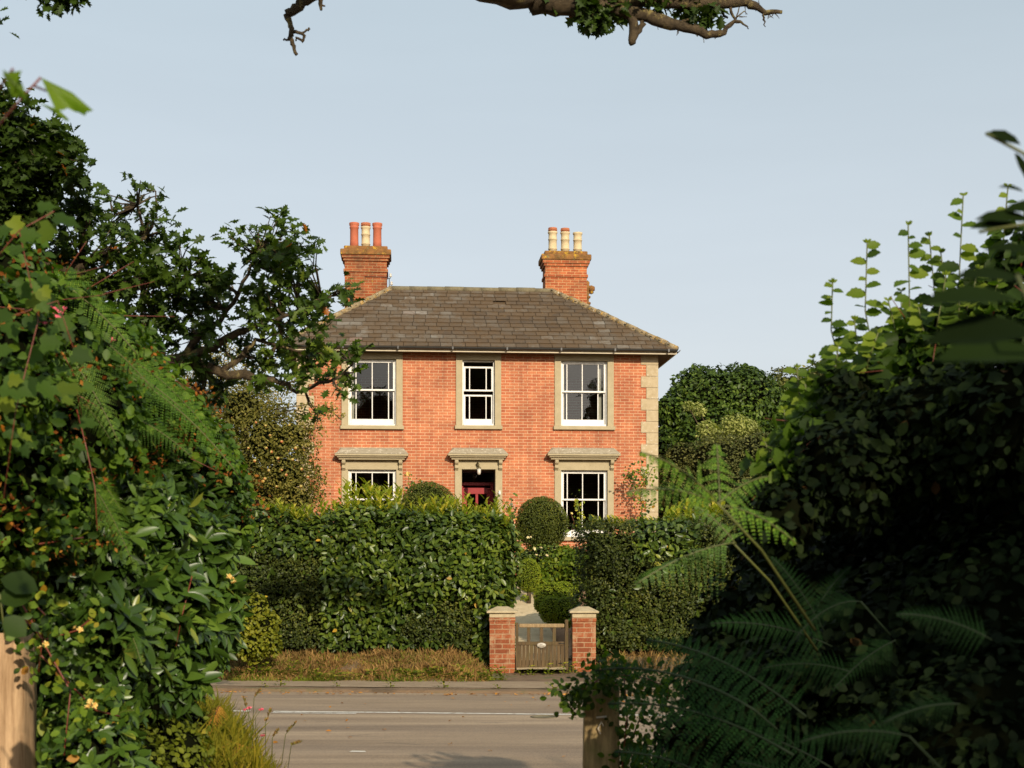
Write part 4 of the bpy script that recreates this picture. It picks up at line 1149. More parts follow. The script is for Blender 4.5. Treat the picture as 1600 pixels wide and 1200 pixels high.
hedge('laurel_hedge', -7.5, -.10, 22.0, 23.5, topL, 'long tall laurel hedge with pale new shoots on top, left of the garden gate', 760, kindL, shL, 1.0)
def topR(x):
    return float(np.interp(x, [.9, 1.05, 1.3, 2.0, 2.6, 3.4, 6], [2.15, 2.34, 2.40, 2.36, 2.42, 2.5, 2.5]))
def kindR(x, z):
    q = np.stack([x, z * 1.4, x * 0], 1)
    return np.clip((wob(q, 1.1, 4.4) - .45 + .8 * ((x > 1.9) & (z > 1.6))) * 3, .03, .95)
shR = [((random.uniform(1040, 1135) - 800) * .0101, random.uniform(22.2, 22.8), .34 * random.uniform(.6, 1.2), 9) for _ in range(40)]
shR += [((random.uniform(920, 1040) - 800) * .0101, random.uniform(22.2, 22.8), .14, 7) for _ in range(22)]
hedge('privet_hedge', 1.28, 6.5, 22.0, 22.95, topR, 'dense small leaved hedge right of the gate, end of it in shade', 820, kindR, shR, 7.0, .2, .3)
# bright spray of laurel hanging over the end of the left hedge
shrub('laurel_bush', [B(782, 860, 22.4, 30, 1, 1.5), B(788, 900, 22.5, 24, 1, 1.2), B(774, 925, 22.3, 22, 1, .9)], .11, 'long', L_LAUREL, 650,
      'glossy long leaved laurel bulging from the hedge end above the gate pier', 'bush', lo=.35, patch=.3, wid=1.3)

# ------------------------------------------------------------------ garden plants
def stems_mesh(L, mi, pts_list, r):
    m = MB()
    for pts in pts_list: m.tube(pts, r, 5)
    L.mesh(m.v, m.f, mi)
def blooms(name, pts, r, mat, parent):
    """each bloom a small cup of petals, an object of its own"""
    out = []
    L = Leaves(); n = 9
    a = np.arange(n) * 2.4
    L.add(np.zeros((n, 3)), np.stack([np.cos(a), np.sin(a), .5 + .5 * (np.arange(n) % 2)], 1), np.stack([-np.cos(a), -np.sin(a), np.ones(n)], 1), 1.0, 'oval', 0, None, .8)
    o0 = L.build(name, [mat], parent)
    for i, p in enumerate(pts):
        o = o0 if i == 0 else o0.copy()
        if i: link(o, parent)
        o.location = p; s = r * random.uniform(.8, 1.2); o.scale = (s, s, s); o.rotation_euler = (random.uniform(.3, 1.3), random.uniform(-.4, .4), random.uniform(-1, 1))
        out.append(o)
    return out
def yews(name, c, r, label, cat, mat, dens=2600, size=.035, lump=.03, group=None, seed=0):
    """close-clipped ball on a short stem"""
    base = Vector((c[0], c[1], gz1(c[0], c[1])))
    o = empty(name, base, label, cat, group)
    L = Leaves(); bl = [(Vector(c) - base, r)]
    p, nr = blob_points(bl, dens, lump + .025, 4, .12)
    d, nn = orient(nr, .8, .2, -.1)
    L.add(p, d, nn, size * (.7 + .6 * rng.random(len(p))), 'kite', 0, tints(p, len(p), 0, 1, .35, seed, 3), 1.1)
    add_cores(L, bl, 1, .88, .03)
    L.build('foliage', [mat, M_DARK], o)
    m = MB(); m.tube([(0, 0, -.1), (.01, 0, (c[2] - base.z))], [.05, .04], 7); m.build('trunk', M_BARK, o)
    return o
c = P(846.5, 819, 31.2); yews('topiary_ball', c, (.575, .575, .60), 'large clipped round topiary ball in front of the right ground floor window', 'topiary', L_BOX, 3000, .036)
c = P(669, 802, 31.0); yews('clipped_yew', c, (.64, .6, .68), 'clipped yew dome rising behind the left hedge beside the front door', 'topiary', L_BOX, 2600, .036, seed=2)
c = P(826, 899, 28.6); yews('box_ball', c, (.245, .25, .34), 'small lime green box ball at the edge of the garden path', 'topiary', L_LIME, 5000, .026, seed=5)
shrub('box_mound', [B(862, 932, 25.8, 28, 1, .8), B(880, 930, 26.1, 24, 1, .9), B(849, 944, 25.5, 14, 1, 1), B(864, 953, 25.3, 22, 1, 1.0), B(884, 956, 25.2, 22, 1, 1.1)], .032, 'kite', L_LIME, 3600,
      'low flat topped box bush beside the path just behind the gate', 'bush', lump=.05, thick=.12, core=.86)
shrub('hydrangea_bush', [B(862, 893, 29.8, 24, 1, .9), B(885, 885, 29.9, 28, 1, 1.1), B(905, 893, 29.6, 28, 1, 1.2), B(845, 905, 29.4, 14)], .085, 'oval', L_YOUNG, 700,
      'leafy green bush between the small box ball and the right hedge', 'bush', lo=-.2, hi=.75)
sh = shrub('rose_bush', [B(845, 868, 30.6, 24, 1, .7), B(870, 866, 30.6, 24, 1, .7), B(822, 870, 30.6, 18, 1, .8), B(895, 872, 30.6, 20, 1, .6)], .05, 'oval', L_LAUREL, 900,
      'rose bush with small pale blooms under the large topiary ball', 'rose bush', thick=.5)
blooms('bloom', [P(x, y, 30.25) for x, y in ((829, 840), (825, 841), (845, 857), (834, 858), (888, 864), (854, 869), (868, 860), (795, 878), (838, 868), (880, 871))], .045, L_WHITEP, sh)
# tall single stems and the climbing rose at the corner of the house
def climber(name, paths, mat, leafsize, nleaf, label, cat, blooms_=None, stemmat=None, r=.008, spread=.08, shape='oval', bl=None):
    L = Leaves(); stems_mesh(L, 1, paths, r)
    for pts in paths:
        pts = [Vector(p) for p in pts]
        for i in range(nleaf):
            t = random.random() * (len(pts) - 1); k = min(int(t), len(pts) - 2)
            q = pts[k].lerp(pts[k + 1], t - k) + Vector([random.gauss(0, spread) for _ in range(3)])
            L.add([q], rnd_dir(1) + np.array([[0, -.2, -.2]]), rnd_dir(1) * .6 + np.array([[0, -.8, .4]]), leafsize * random.uniform(.7, 1.3), shape, 0)
    o = L.build(name, [mat, stemmat or M_GSTEM])
    tag(o, label, cat)
    if blooms_: blooms('bloom', blooms_, bl or .05, L_CREAM, o)
    return o
Yh = 35.4
climber('climbing_rose', [[P(1004, 850, Yh), P(1002, 800, Yh), P(1006, 750, Yh), P(1001, 715, Yh)], [P(1004, 790, Yh), P(995, 760, Yh), P(985, 740, Yh)], [P(1006, 760, Yh), P(1014, 742, Yh), P(1020, 730, Yh)],
        [P(1002, 800, Yh), P(1014, 790, Yh), P(1022, 780, Yh)], [P(1004, 745, Yh), P(992, 736, Yh), P(978, 746, Yh)]], L_BRAM, .075, 60, 'sparse climbing rose trained up the right corner of the house', 'climbing plant', spread=.10)
climber('window_rose', [[P(650, 820, 34.2), P(652, 780, 34.2), P(655, 750, 34.2)], [P(652, 780, 34.2), P(640, 760, 34.2), P(638, 745, 34.2)], [P(655, 765, 34.2), P(640, 775, 34.2), P(622, 770, 34.2)]], L_LAUREL, .08, 60,
        'rose with one cream bloom between the left ground floor window and the front door', 'rose bush', [P(638, 741, 34.1), P(648, 788, 33.9), P(667, 794, 33.8)], spread=.12, bl=.07)
climber('tall_shoot', [[P(908, 835, 30), P(905, 800, 30), P(902, 778, 30)]], L_YOUNG, .06, 60, 'upright leafy green shoot in front of the right ground floor window', 'plant', spread=.05, r=.006)
climber('flowering_shoot', [[P(893, 835, 30), P(897, 815, 30), P(893, 804, 30)]], L_BRAM, .03, 6, 'thin reddish stem topped by a small pale flower beside the leafy shoot', 'plant', [P(893, 803, 30)], M_STEM, .005, .03, bl=.035)
climber('path_shrub', [[P(795, 815, 31), P(799, 790, 31), P(799, 778, 31)], [P(795, 815, 31), P(803, 803, 31)], [P(792, 815, 31), P(812, 805, 31)]], L_LAUREL, .08, 22, 'thin shoots beside the name lettering right of the front door', 'plant', spread=.07)
st = MB(); p = P(1108, 786, 24.4); st.tube([(p.x, p.y, 0.3), (p.x, p.y, p.z)], .028, 8); tag(st.build('wooden_stake', M_RAIL), 'pale wooden stake standing up behind the right hedge', 'stake')
# bed flowers: low leaves by the path
shrub('bed_plant', [B(805, 925, 26.5, 8, 1, .5), B(820, 934, 26.2, 6, 1, .5)], .05, 'oval', L_WEED, 1500, 'tiny plant on the bare soil beside the garden path', 'plant', core=None)

# ------------------------------------------------------------------ trees round the house
def tree(name, base, blobs, mat, size, dens, label, group=None, shape='kite', bark=M_BARK, r0=.25, lump=.16, extra=None, thick=.35, core=.78, wid=1.0, lo=0, hi=1, limbs=True):
    o = empty(name, base, label, 'tree', group)
    bl = [(Vector(c) - Vector(base), r) for c, r in blobs]
    shrub('crown', bl, size, shape, mat, dens, None, None, parent=o, lump=lump, thick=thick, core=core, wid=wid, extra=extra, lo=lo, hi=hi)
    m = MB(); cz = sum((b[0].z for b in bl)) / len(bl)
    m.tube([(0, 0, -.2), (.1, 0, cz * .4), (0, .1, cz * .8)], [r0 * 1.3, r0, r0 * .6], 9)
    for c, r in bl[:6]:
        m.tube([(0, .05, cz * .5), tuple(Vector((c.x * .5, c.y * .5, (cz * .5 + c.z) / 2 + .1))), tuple(c)], [r0 * .45, r0 * .3, r0 * .1], 6)
    m.build('trunk', bark, o)
    return o
def gb(px, Y): return Vector(((px - 800) * Y / FPX, Y, gz1((px - 800) * Y / FPX, Y)))
TG = 'trees beyond the house'
tree('ivy_clad_tree', gb(1130, 47), [B(1110, 640, 47, 68), B(1160, 640, 47, 66), B(1068, 650, 46.5, 42), B(1205, 655, 47, 52), B(1120, 700, 46, 70), B(1185, 715, 46, 60), B(1055, 700, 46, 30), B(1090, 612, 47, 40), B(1165, 604, 47.5, 32), B(1045, 640, 46, 22), B(1040, 700, 46, 34)],
     L_IVY, .15, 210, 'dense dark green ivy clad tree with a rounded crown right of the house', TG, 'kite', thick=.34, lump=.17, wid=1.2)
tree('grey_green_tree', gb(1260, 52), [B(1235, 640, 52, 64), B(1290, 625, 53, 62), B(1210, 640, 51, 48), B(1340, 640, 54, 70), B(1260, 710, 51, 80)],
     L_GREY, .14, 210, 'grey green tree partly hidden behind the ivy clad one', TG, 'kite', thick=.34, lump=.17)
tree('variegated_holly', gb(1150, 42), [B(1150, 668, 42, 26, 1, .8), B(1105, 672, 42, 16), B(1120, 683, 42, 22, 1, .7), B(1170, 668, 42, 16, 1, .8), B(1075, 635, 43, 8), B(1092, 640, 43, 10), B(1110, 694, 41.5, 12)],
     L_YEL, .10, 420, 'small tree with clumps of cream and yellow leaves in front of the ivy', TG, r0=.1, core=None, thick=.5)
tree('brown_leaved_tree', gb(1120, 39), [B(1120, 740, 39, 62), B(1175, 725, 39, 52), B(1060, 760, 38.5, 36), B(1150, 790, 38, 60), B(1210, 770, 38.5, 50), B(1065, 715, 39, 24), B(1035, 735, 39.5, 26), B(1035, 785, 39.5, 30)],
     L_BROWN, .085, 420, 'dull olive and brown twiggy small tree beside the right house corner', TG, lump=.2, thick=.4, lo=0, hi=1)
# apple tree left of the house
ap = tree('apple_tree', gb(400, 28.5), [B(420, 690, 28.5, 62), B(380, 640, 28.7, 52), B(450, 740, 28.2, 48), B(380, 740, 28.5, 60), B(330, 690, 28.8, 60), B(455, 680, 28.4, 34), B(465, 780, 28, 34), B(290, 640, 29, 50), B(400, 790, 28.2, 50)],
          L_APPLE, .060, 720, 'apple tree bearing small red and yellow fruit left of the house', None, 'oval', lump=.3, thick=.75, core=.5, wid=.9)
fruit = MB(); fruit.lathe((0, 0, 0), [(.004, -.030), (.022, -.034), (.038, -.012), (.04, .008), (.03, .028), (.012, .032), (.003, .026)], 12)
m_fr, nt_, b_ = new_mat('apple_skin'); r_ = ramp(nt_, noise_n(nt_, 9, 2, .5, objco(nt_)), [(.4, (.36, .30, .07)), (.62, (.40, .12, .04))]); nt_.links.new(r_.outputs[0], b_.inputs['Base Color']); b_.inputs['Roughness'].default_value = .35
f0 = fruit.build('apple', m_fr, ap)
sp = [(434, 716), (414, 748), (416, 700), (422, 680), (457, 718), (471, 733), (481, 745), (424, 706), (400, 660), (398, 720), (411, 752), (447, 742), (440, 690), (432, 760), (388, 700), (452, 664), (470, 760), (415, 665), (440, 734), (396, 770), (420, 735), (462, 700)]
for i, (x, y) in enumerate(sp):
    o = f0 if i == 0 else f0.copy()
    if i: link(o, ap)
    o.location = P(x, y, 27.45) - ap.location; o.rotation_euler = (random.random(), random.random(), random.random() * 6)
    s_ = random.uniform(.6, .85); o.scale = (s_,) * 3
tree('willow', gb(350, 31.5), [B(380, 615, 31.5, 55), B(330, 600, 31.5, 55), B(425, 635, 31.2, 35), B(355, 660, 31.3, 60), B(300, 640, 32, 60)], L_APPLE, .07, 260, 'thin feathery olive tree behind the apple tree, seen through the oak limbs', None, 'long', lump=.3, thick=.7, core=None, r0=.12, lo=.3)
# apple twigs that reach across the facade
L = Leaves()
tw = [[(430, 640), (480, 632), (515, 640), (532, 655)], [(440, 600), (490, 588), (520, 585), (545, 600)], [(440, 690), (480, 670), (500, 668)], [(450, 740), (490, 735), (505, 750)], [(450, 700), (480, 700), (497, 696)],
      [(430, 650), (460, 640), (490, 648), (525, 640)], [(450, 770), (485, 770), (508, 765)], [(380, 600), (385, 565), (372, 545)], [(400, 600), (415, 575), (425, 560)], [(350, 590), (350, 560), (362, 540)], [(440, 620), (450, 600), (470, 590)], [(300, 590), (310, 560), (320, 545)], [(330, 600), (335, 570), (340, 555)]]
paths = [[P(x, y, 28.2) - ap.location for x, y in t] for t in tw]
stems_mesh(L, 1, paths, .012)
for pts in paths:
    for i in range(170):
        t = random.random() ** .8 * (len(pts) - 1); k = min(int(t), len(pts) - 2)
        q = pts[k].lerp(pts[k + 1], t - k) + Vector([random.gauss(0, .08) for _ in range(3)])
        L.add([q], rnd_dir(1), rnd_dir(1) * .6 + np.array([[0, -.5, .6]]), .06 * random.uniform(.7, 1.2), 'oval', 0)
L.build('branch', [L_APPLE, M_BARK], ap)
shrub('golden_elder', [B(398, 950, 20.9, 22, 1, 1.1), B(418, 975, 20.9, 18, 1, 1.3), B(375, 975, 20.8, 26, 1, 1.5), B(395, 1010, 20.8, 28, 1, .8), B(425, 1005, 20.8, 16, 1, 1.2), B(360, 1000, 20.8, 24, 1, 1)], .055, 'oval', L_ELDER, 1100,
      'yellow green bush at the foot of the long hedge, far left', 'bush', lump=.32, thick=.6, core=.66, lo=-.1, hi=.85, ground=.1)
# far woodland that closes the view between things
def woods():
    L = Leaves(); bl = []
    for i in range(46):
        x = -70 + i * 3.2 + random.uniform(-1, 1)
        if -12 < x < 9: h = 3.2
        else: h = random.uniform(4.5, 6.5)
        bl.append((Vector((x, 88 + random.uniform(-3, 3), h * .5 + 1)), (3.2, 3, h * .62)))
    p, nr = blob_points(bl, 12, .15, 3); d, nn = orient(nr)
    L.add(p, d, nn, .5 * (.6 + .8 * rng.random(len(p))), 'kite', 0, tints(p, len(p)))
    add_cores(L, bl, 1, .85)
    tag(L.build('far_woodland', [L_GREY, M_DARK]), 'distant line of woodland behind the house', 'woodland', kind='stuff')
woods()

# ------------------------------------------------------------------ verges
def blades(name, n, region, h, mat, label, lean=.5, wid=1.0, cat='grass', patches=None):
    L = Leaves(); x, y = region(n); z = ground_z(x, y)
    keep = np.ones(len(x), bool)
    if patches is not None: keep = rng.random(len(x)) < patches(x, y)
    x, y, z = x[keep], y[keep], z[keep]; n = len(x)
    d = rng.normal(size=(n, 3)) * lean; d[:, 2] = 1
    hh = (h[0] + (h[1] - h[0]) * rng.random(n) ** 1.5) * (.75 + .6 * wob(np.stack([x, y, x * 0], 1), 2.9, 3.3))
    L.add(np.stack([x, y, z - .01], 1), d, rnd_dir(n) + np.array([0, -.4, 0]), np.maximum(hh, .02), 'blade', 0, tints(np.stack([x, y, z], 1), n, 0, 1, .6, 2, 3), wid)
    return tag(L.build(name, [mat]), label, cat, kind='stuff')
def reg_far(n):
    x = -5.2 + 4.85 * rng.random(n); t = 20.05 + 2.1 * rng.random(n) ** .9; return x, t - RSL * x * .4
blades('dry_grass', 26000, reg_far, (.04, .19), L_DRYG, 'dry brown and tan grass on the bank below the long hedge', 1.0, 2.4)
def reg_far3(n):
    x = -5.2 + 4.85 * rng.random(n); t = 20.0 + 1.9 * rng.random(n) ** 1.5; return x, t - RSL * x * .4
blades('green_weeds', 16000, reg_far3, (.04, .15), L_WEED, 'patchy green weeds and grass at the foot of the bank below the long hedge', .9, 2.6, patches=lambda x, y: np.clip(.25 + 1.3 * wob(np.stack([x, y, x * 0], 1), 2.6, 5.0), 0.02, 1))
def reg_far2(n):
    x = 1.35 + 6 * rng.random(n); return x, 20.6 + 1.4 * rng.random(n)
blades('verge_grass', 5000, reg_far2, (.05, .16), L_DRYG, 'dry grass under the right hedge', .7, 2.0)
# weeds: many small leaf rosettes at the foot of the bank and round the gate
def rosette_mesh(name, mat, n=26, h=.14, sz=.06):
    L = Leaves(); a = rng.random(n) * 6.28; r = .10 * rng.random(n) ** .6
    L.add(np.stack([r * np.cos(a), r * np.sin(a), h * rng.random(n)], 1), np.stack([np.cos(a), np.sin(a), .5 * np.ones(n)], 1), np.stack([-.4 * np.cos(a), -.4 * np.sin(a) - .2, np.ones(n)], 1), sz * (.6 + .8 * rng.random(n)), 'oval', 0)
    return L.build(name, [mat])
w0 = [rosette_mesh('roadside_weed', L_WEED, 30, .13), rosette_mesh('roadside_weed', L_WEED, 22, .07, .05), rosette_mesh('roadside_weed', L_YOUNG, 40, .2, .055)]
k = 0
wl_ = [(-4.0 + i * .118 + random.uniform(-.05, .05), 20.22 + random.uniform(-.08, .35), random.uniform(.5, 1.2)) for i in range(34)]
for (x, t, s_) in wl_:
    o = w0[k] if k < 3 else w0[random.choice((0, 0, 1, 2))].copy()
    if k >= 3: link(o)
    y = t - RSL * x * .4; o.location = (x, y, gz1(x, y)); o.scale = (s_ * 1.3, s_ * 1.1, s_); o.rotation_euler = (0, 0, random.random() * 6)
    tag(o, 'leafy green weed in the row at the foot of the dry grass bank', 'weed', 'weeds along the foot of the hedge bank'); k += 1
for (px, py, s_, lab) in ((812, 1054, .8, 'weed at the left foot of the wooden gate'), (832, 1052, .7, 'weed under the gate boards, left of centre'), (860, 1053, .8, 'weed under the gate boards, right of centre'), (884, 1052, .8, 'weed at the right foot of the wooden gate'),
                     (778, 1060, .9, 'low weed in front of the left brick pier'), (899, 1062, .8, 'low weed in front of the right brick pier')):
    Y_ = 21.3; o = random.choice(w0).copy(); link(o); x = (px - 800) * Y_ / FPX; o.location = (x, Y_, gz1(x, Y_)); o.scale = (s_,) * 3; tag(o, lab, 'weed', 'weeds at the foot of the gate')
for (px, s_, Y_, lab) in ((414, .5, 19.1, 'smallest weed'), (438, .8, 19.35, 'bushy weed'), (526, .5, 19.2, 'thin upright weed'), (610, .6, 19.1, 'weed below the middle of the long hedge'), (693, .8, 19.0, 'dark tufted weed'), (777, .5, 18.85, 'weed in front of the left brick pier'), (863, .8, 18.7, 'weed in front of the gate')):
    o = w0[1].copy(); link(o); x = (px - 800) * Y_ / FPX; o.location = (x, Y_, gz1(x, Y_) + .01); o.scale = (s_, s_, s_ * 1.3)
    tag(o, lab + ' growing from the gravel at the road edge', 'weed', 'weeds in the road edge')
def reg_near(n):
    x = -3.3 + 2.4 * rng.random(n); y = 6.0 + 5.9 * rng.random(n); k = (y + RSL * x) < 11.75 - .25 * rng.random(n); return x[k], y[k]
blades('bank_grass', 34000, reg_near, (.05, .24), L_GRASS, 'yellow green grass on the near bank beside the road', .6, .9, patches=lambda x, y: np.clip((-1.42 - .27 * (y - 9.2) - x) * 4 + .15, 0, 1) * (x > -2.75 - .27 * (y - 9.2)) * (y > 7.4))
def reg_right(n):
    x = .85 + 2.2 * rng.random(n); y = 5 + 6.6 * rng.random(n); return x, y
blades('shaded_grass', 7000, reg_right, (.08, .3), L_GRASS, 'grass in shade on the right bank', .5, 1.0)
def reg_mid(n):
    x = -1.2 + 2.1 * rng.random(n); y = .5 + 5.6 * rng.random(n); return x, y
blades('lane_grass', 4000, reg_mid, (.02, .07), L_GRASS, 'short trodden grass of the lane', .7, 1.2)
# tall seeding grasses and pink knapweed at the road edge
def wisp(name, base, tip, label, cat, group, flower=None):
    b, t = Vector(base), Vector(tip); L = Leaves(); mid = b.lerp(t, .5) + Vector((-.02, 0, .06)); pts = [b, mid, t]
    stems_mesh(L, 1, [pts], .0025)
    if not flower:
        for i in range(26):
            f = .55 + .45 * random.random(); q = mid.lerp(t, (f - .5) * 2)
            L.add([q], [list(Vector((random.gauss(0, .4), random.gauss(0, .4), .8)))], rnd_dir(1), .022, 'kite', 0)
    else:
        n = 16; a = rng.random(n) * 6.28
        L.add(np.repeat([list(t)], n, 0), np.stack([np.cos(a), np.sin(a), rng.random(n)], 1), rnd_dir(n), .022, 'kite', 0)
    o = L.build(name, [flower or L_DRYG, M_GSTEM]); return tag(o, label, cat, group)
for (b, t, Y_) in (((415, 1180), (424, 1108), 9.2), ((425, 1195), (436, 1140), 9), ((440, 1195), (462, 1130), 9), ((400, 1150), (380, 1090), 9.6), ((450, 1200), (470, 1160), 8.8), ((395, 1130), (408, 1078), 9.8)):
    wisp('seeding_grass', P(*b, Y_), P(*t, Y_), 'thin dry seeding grass stem at the edge of the near bank', 'grass stem', 'tall grass stems at the near road edge')
for (b, t, lab) in (((395, 1160), (390, 1107), 'left of the pair'), ((400, 1160), (408, 1109), 'tallest, leaning over the road'), ((402, 1185), (411, 1150), 'lowest, nearest the bottom of the bank'), ((385, 1150), (381, 1110), 'smallest, close to the bank')):
    wisp('pink_wildflower', P(*b, 9.3), P(*t, 9.3), 'pink wildflower head on a thin stem, ' + lab, 'wildflower', 'pink wildflowers at the near road edge', L_PINK)

# ------------------------------------------------------------------ ferns
def frond(L, base, tip, arch=.15, width=.26, n=19, mi=0, smi=1, tilt=0.0, droop=.35, side=(0, 0, 1)):
    """one bracken frond: a rib with paired leaflets that are themselves toothed"""
    b, t = Vector(base), Vector(tip); ax = (t - b); ln = ax.length; up = Vector(side)
    c = b.lerp(t, .5) + Vector((0, 0, 1)) * arch * ln
    pts = [(b * (1 - f) ** 2 + c * 2 * f * (1 - f) + t * f * f) for f in [i / 12 for i in range(13)]]
    stems_mesh(L, smi, [pts], max(.0022, ln * .006))
    view = Vector((random.uniform(-.2, .2), -1, .55 + tilt)).normalized()
    PP, DD, NN, SS = [], [], [], []
    for i in range(n):
        f = .06 + .94 * (i + .5) / n
        q = b * (1 - f) ** 2 + c * 2 * f * (1 - f) + t * f * f
        tg = ((c - b) * (1 - f) + (t - c) * f).normalized()
        sd = tg.cross(view).normalized()
        w_ = width * ln * (1 - f) ** .75 * min(1, f * 5 + .35) * 1.5
        for s_ in (-1, 1):
            d = (sd * s_ + tg * .45 + Vector((0, 0, -droop * random.uniform(.6, 1.3)))).normalized()
            nn = d.cross(tg) * -s_
            if nn.dot(view) < 0: nn = -nn
            m = max(3, int(w_ / (ln / n) * 2.6) + 2)
            for j in range(m):
                g = (j + .5) / m; o_ = q + d * w_ * g + Vector((0, 0, -.12 * w_ * g * g))
                ps = ln / n * .44 * (1 - g * .8)
                sd2 = d.cross(nn).normalized()
                for s2 in (-1, 1):
                    PP.append(o_); DD.append(sd2 * s2 + d * .7); NN.append(nn); SS.append(ps * 1.15)
    L.add([list(p) for p in PP], [list(p) for p in DD], [list(p) for p in NN], np.array(SS), 'kite', mi, np.clip(rng.random(len(PP)) * .5 + random.uniform(0, .5), 0, 1), 1.25)
def fern(label, fronds, mat, group, root=None):
    """fronds: (base px, tip px, Y base, Y tip)"""
    if root is None:
        (bx, by), _, Yb, _ = fronds[0][:4]; p = P(bx, by, Yb)
    else: p = P(*root)
    o = empty('bracken_fern', (p.x, p.y, gz1(p.x, p.y)), label, 'fern', group)
    for fr in fronds:
        (b, t, Yb, Yt) = fr[:4]; kw = fr[4] if len(fr) > 4 else {}
        L = Leaves(); frond(L, P(*b, Yb) - o.location, P(*t, Yt) - o.location, **kw)
        L.build('frond', [mat, M_DSTEM if mat is L_FERND else M_GSTEM], o)
    # a stalk from the ground to the fronds
    m = MB(); e = P(*fronds[0][0], fronds[0][2]) - o.location
    rt = group.endswith('right bank'); m.tube([tuple(e + Vector((.35 if rt else .02, .45, -.35))), tuple(e + Vector((.15 if rt else 0, .2, -.12))), tuple(e)], [.005, .004, .003], 5); m.build('stalk', M_DSTEM if mat is L_FERND else M_GSTEM, o)
    return o
GL, GR = 'bracken ferns on the left bank', 'bracken ferns on the right bank'
fern('bracken with long fronds hanging over the brambles, highest on the left bank', [((60, 420), (215, 555), 6.0, 6.2), ((110, 500), (240, 610), 6.1, 6.3), ((150, 560), (285, 640), 6.4, 6.6), ((95, 540), (185, 690), 6.0, 6.1)], L_FERN, GL)
fern('bracken with long drooping fronds along the right edge of the left thicket', [((205, 590), (372, 742), 6.6, 6.9, {'width': .2}), ((175, 640), (300, 715), 6.5, 6.7), ((200, 560), (330, 680), 6.6, 6.9)], L_FERN, GL)
fern('bracken frond hanging among glossy leaves in the middle of the left thicket', [((145, 760), (205, 875), 6.2, 6.3), ((120, 620), (180, 700), 6.1, 6.2), ((150, 745), (190, 800), 6.3, 6.4)], L_FERN, GL)
fern('small bracken frond pair low down on the left thicket', [((175, 965), (178, 1020), 6.5, 6.45), ((195, 970), (222, 1040), 6.5, 6.4), ((160, 1130), (210, 1110), 6.5, 6.4)], L_FERN, GL)
fern('single large sunlit bracken frond reaching left across the small leaved hedge', [((1145, 848), (992, 914), 4.3, 4.2, {'width': .34, 'n': 14, 'arch': .12, 'droop': .9}), ((1150, 850), (1085, 790), 4.3, 4.3, {'width': .2, 'n': 8, 'droop': .8})], L_FERN, GR, (1170, 880, 4.3))
fern('bracken with fan of fronds in front of the right house corner', [((1120, 785), (978, 770), 3.7, 3.6, {'width': .30, 'n': 11, 'droop': .9}), ((1118, 780), (1000, 706), 3.6, 3.5, {'width': .30, 'n': 9, 'droop': 1.0}), ((1125, 790), (1120, 694), 3.9, 4.0, {'width': .34, 'n': 7, 'droop': .6}), ((1130, 790), (1245, 850), 3.9, 4.0, {'width': .28, 'n': 8, 'droop': .7}), ((1125, 785), (1200, 745), 3.9, 4.0, {'width': .3, 'n': 8, 'droop': .8})], L_FERN, GR, (1150, 900, 4.1))
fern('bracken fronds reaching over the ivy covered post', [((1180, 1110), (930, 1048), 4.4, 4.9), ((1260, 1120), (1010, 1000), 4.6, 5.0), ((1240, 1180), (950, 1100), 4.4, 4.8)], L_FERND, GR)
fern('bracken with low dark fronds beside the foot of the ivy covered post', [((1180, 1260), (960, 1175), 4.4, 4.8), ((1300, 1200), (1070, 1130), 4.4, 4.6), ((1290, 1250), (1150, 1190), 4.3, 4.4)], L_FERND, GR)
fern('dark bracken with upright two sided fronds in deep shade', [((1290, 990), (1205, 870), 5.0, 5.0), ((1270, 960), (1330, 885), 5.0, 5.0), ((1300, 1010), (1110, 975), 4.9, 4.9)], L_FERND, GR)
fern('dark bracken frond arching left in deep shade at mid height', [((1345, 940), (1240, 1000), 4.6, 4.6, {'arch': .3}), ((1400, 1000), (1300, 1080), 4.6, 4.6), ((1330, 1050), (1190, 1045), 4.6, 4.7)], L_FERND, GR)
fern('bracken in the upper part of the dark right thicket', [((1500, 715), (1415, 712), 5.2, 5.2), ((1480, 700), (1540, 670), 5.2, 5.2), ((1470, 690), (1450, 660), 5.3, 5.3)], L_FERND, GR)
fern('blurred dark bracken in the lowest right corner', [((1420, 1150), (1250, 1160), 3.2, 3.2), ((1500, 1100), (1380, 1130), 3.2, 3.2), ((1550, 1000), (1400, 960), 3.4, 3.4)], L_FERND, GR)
L = Leaves(); frond(L, P(395, 1168, 8.2), P(300, 1192, 8.0), .1, .3, 16, 0, 1, .3); o = L.build('dead_bracken_frond', [L_DRYF, M_STEM]); tag(o, 'orange brown dead bracken frond lying on the sunny near bank', 'dead fern')
L = Leaves(); frond(L, P(345, 1100, 8.6), P(322, 1150, 8.4), .1, .3, 12, 0, 1, .3); o = L.build('dead_bracken_frond', [L_DRYF, M_STEM]); tag(o, 'small rusty dead bracken frond hanging under the glossy bush', 'dead fern')

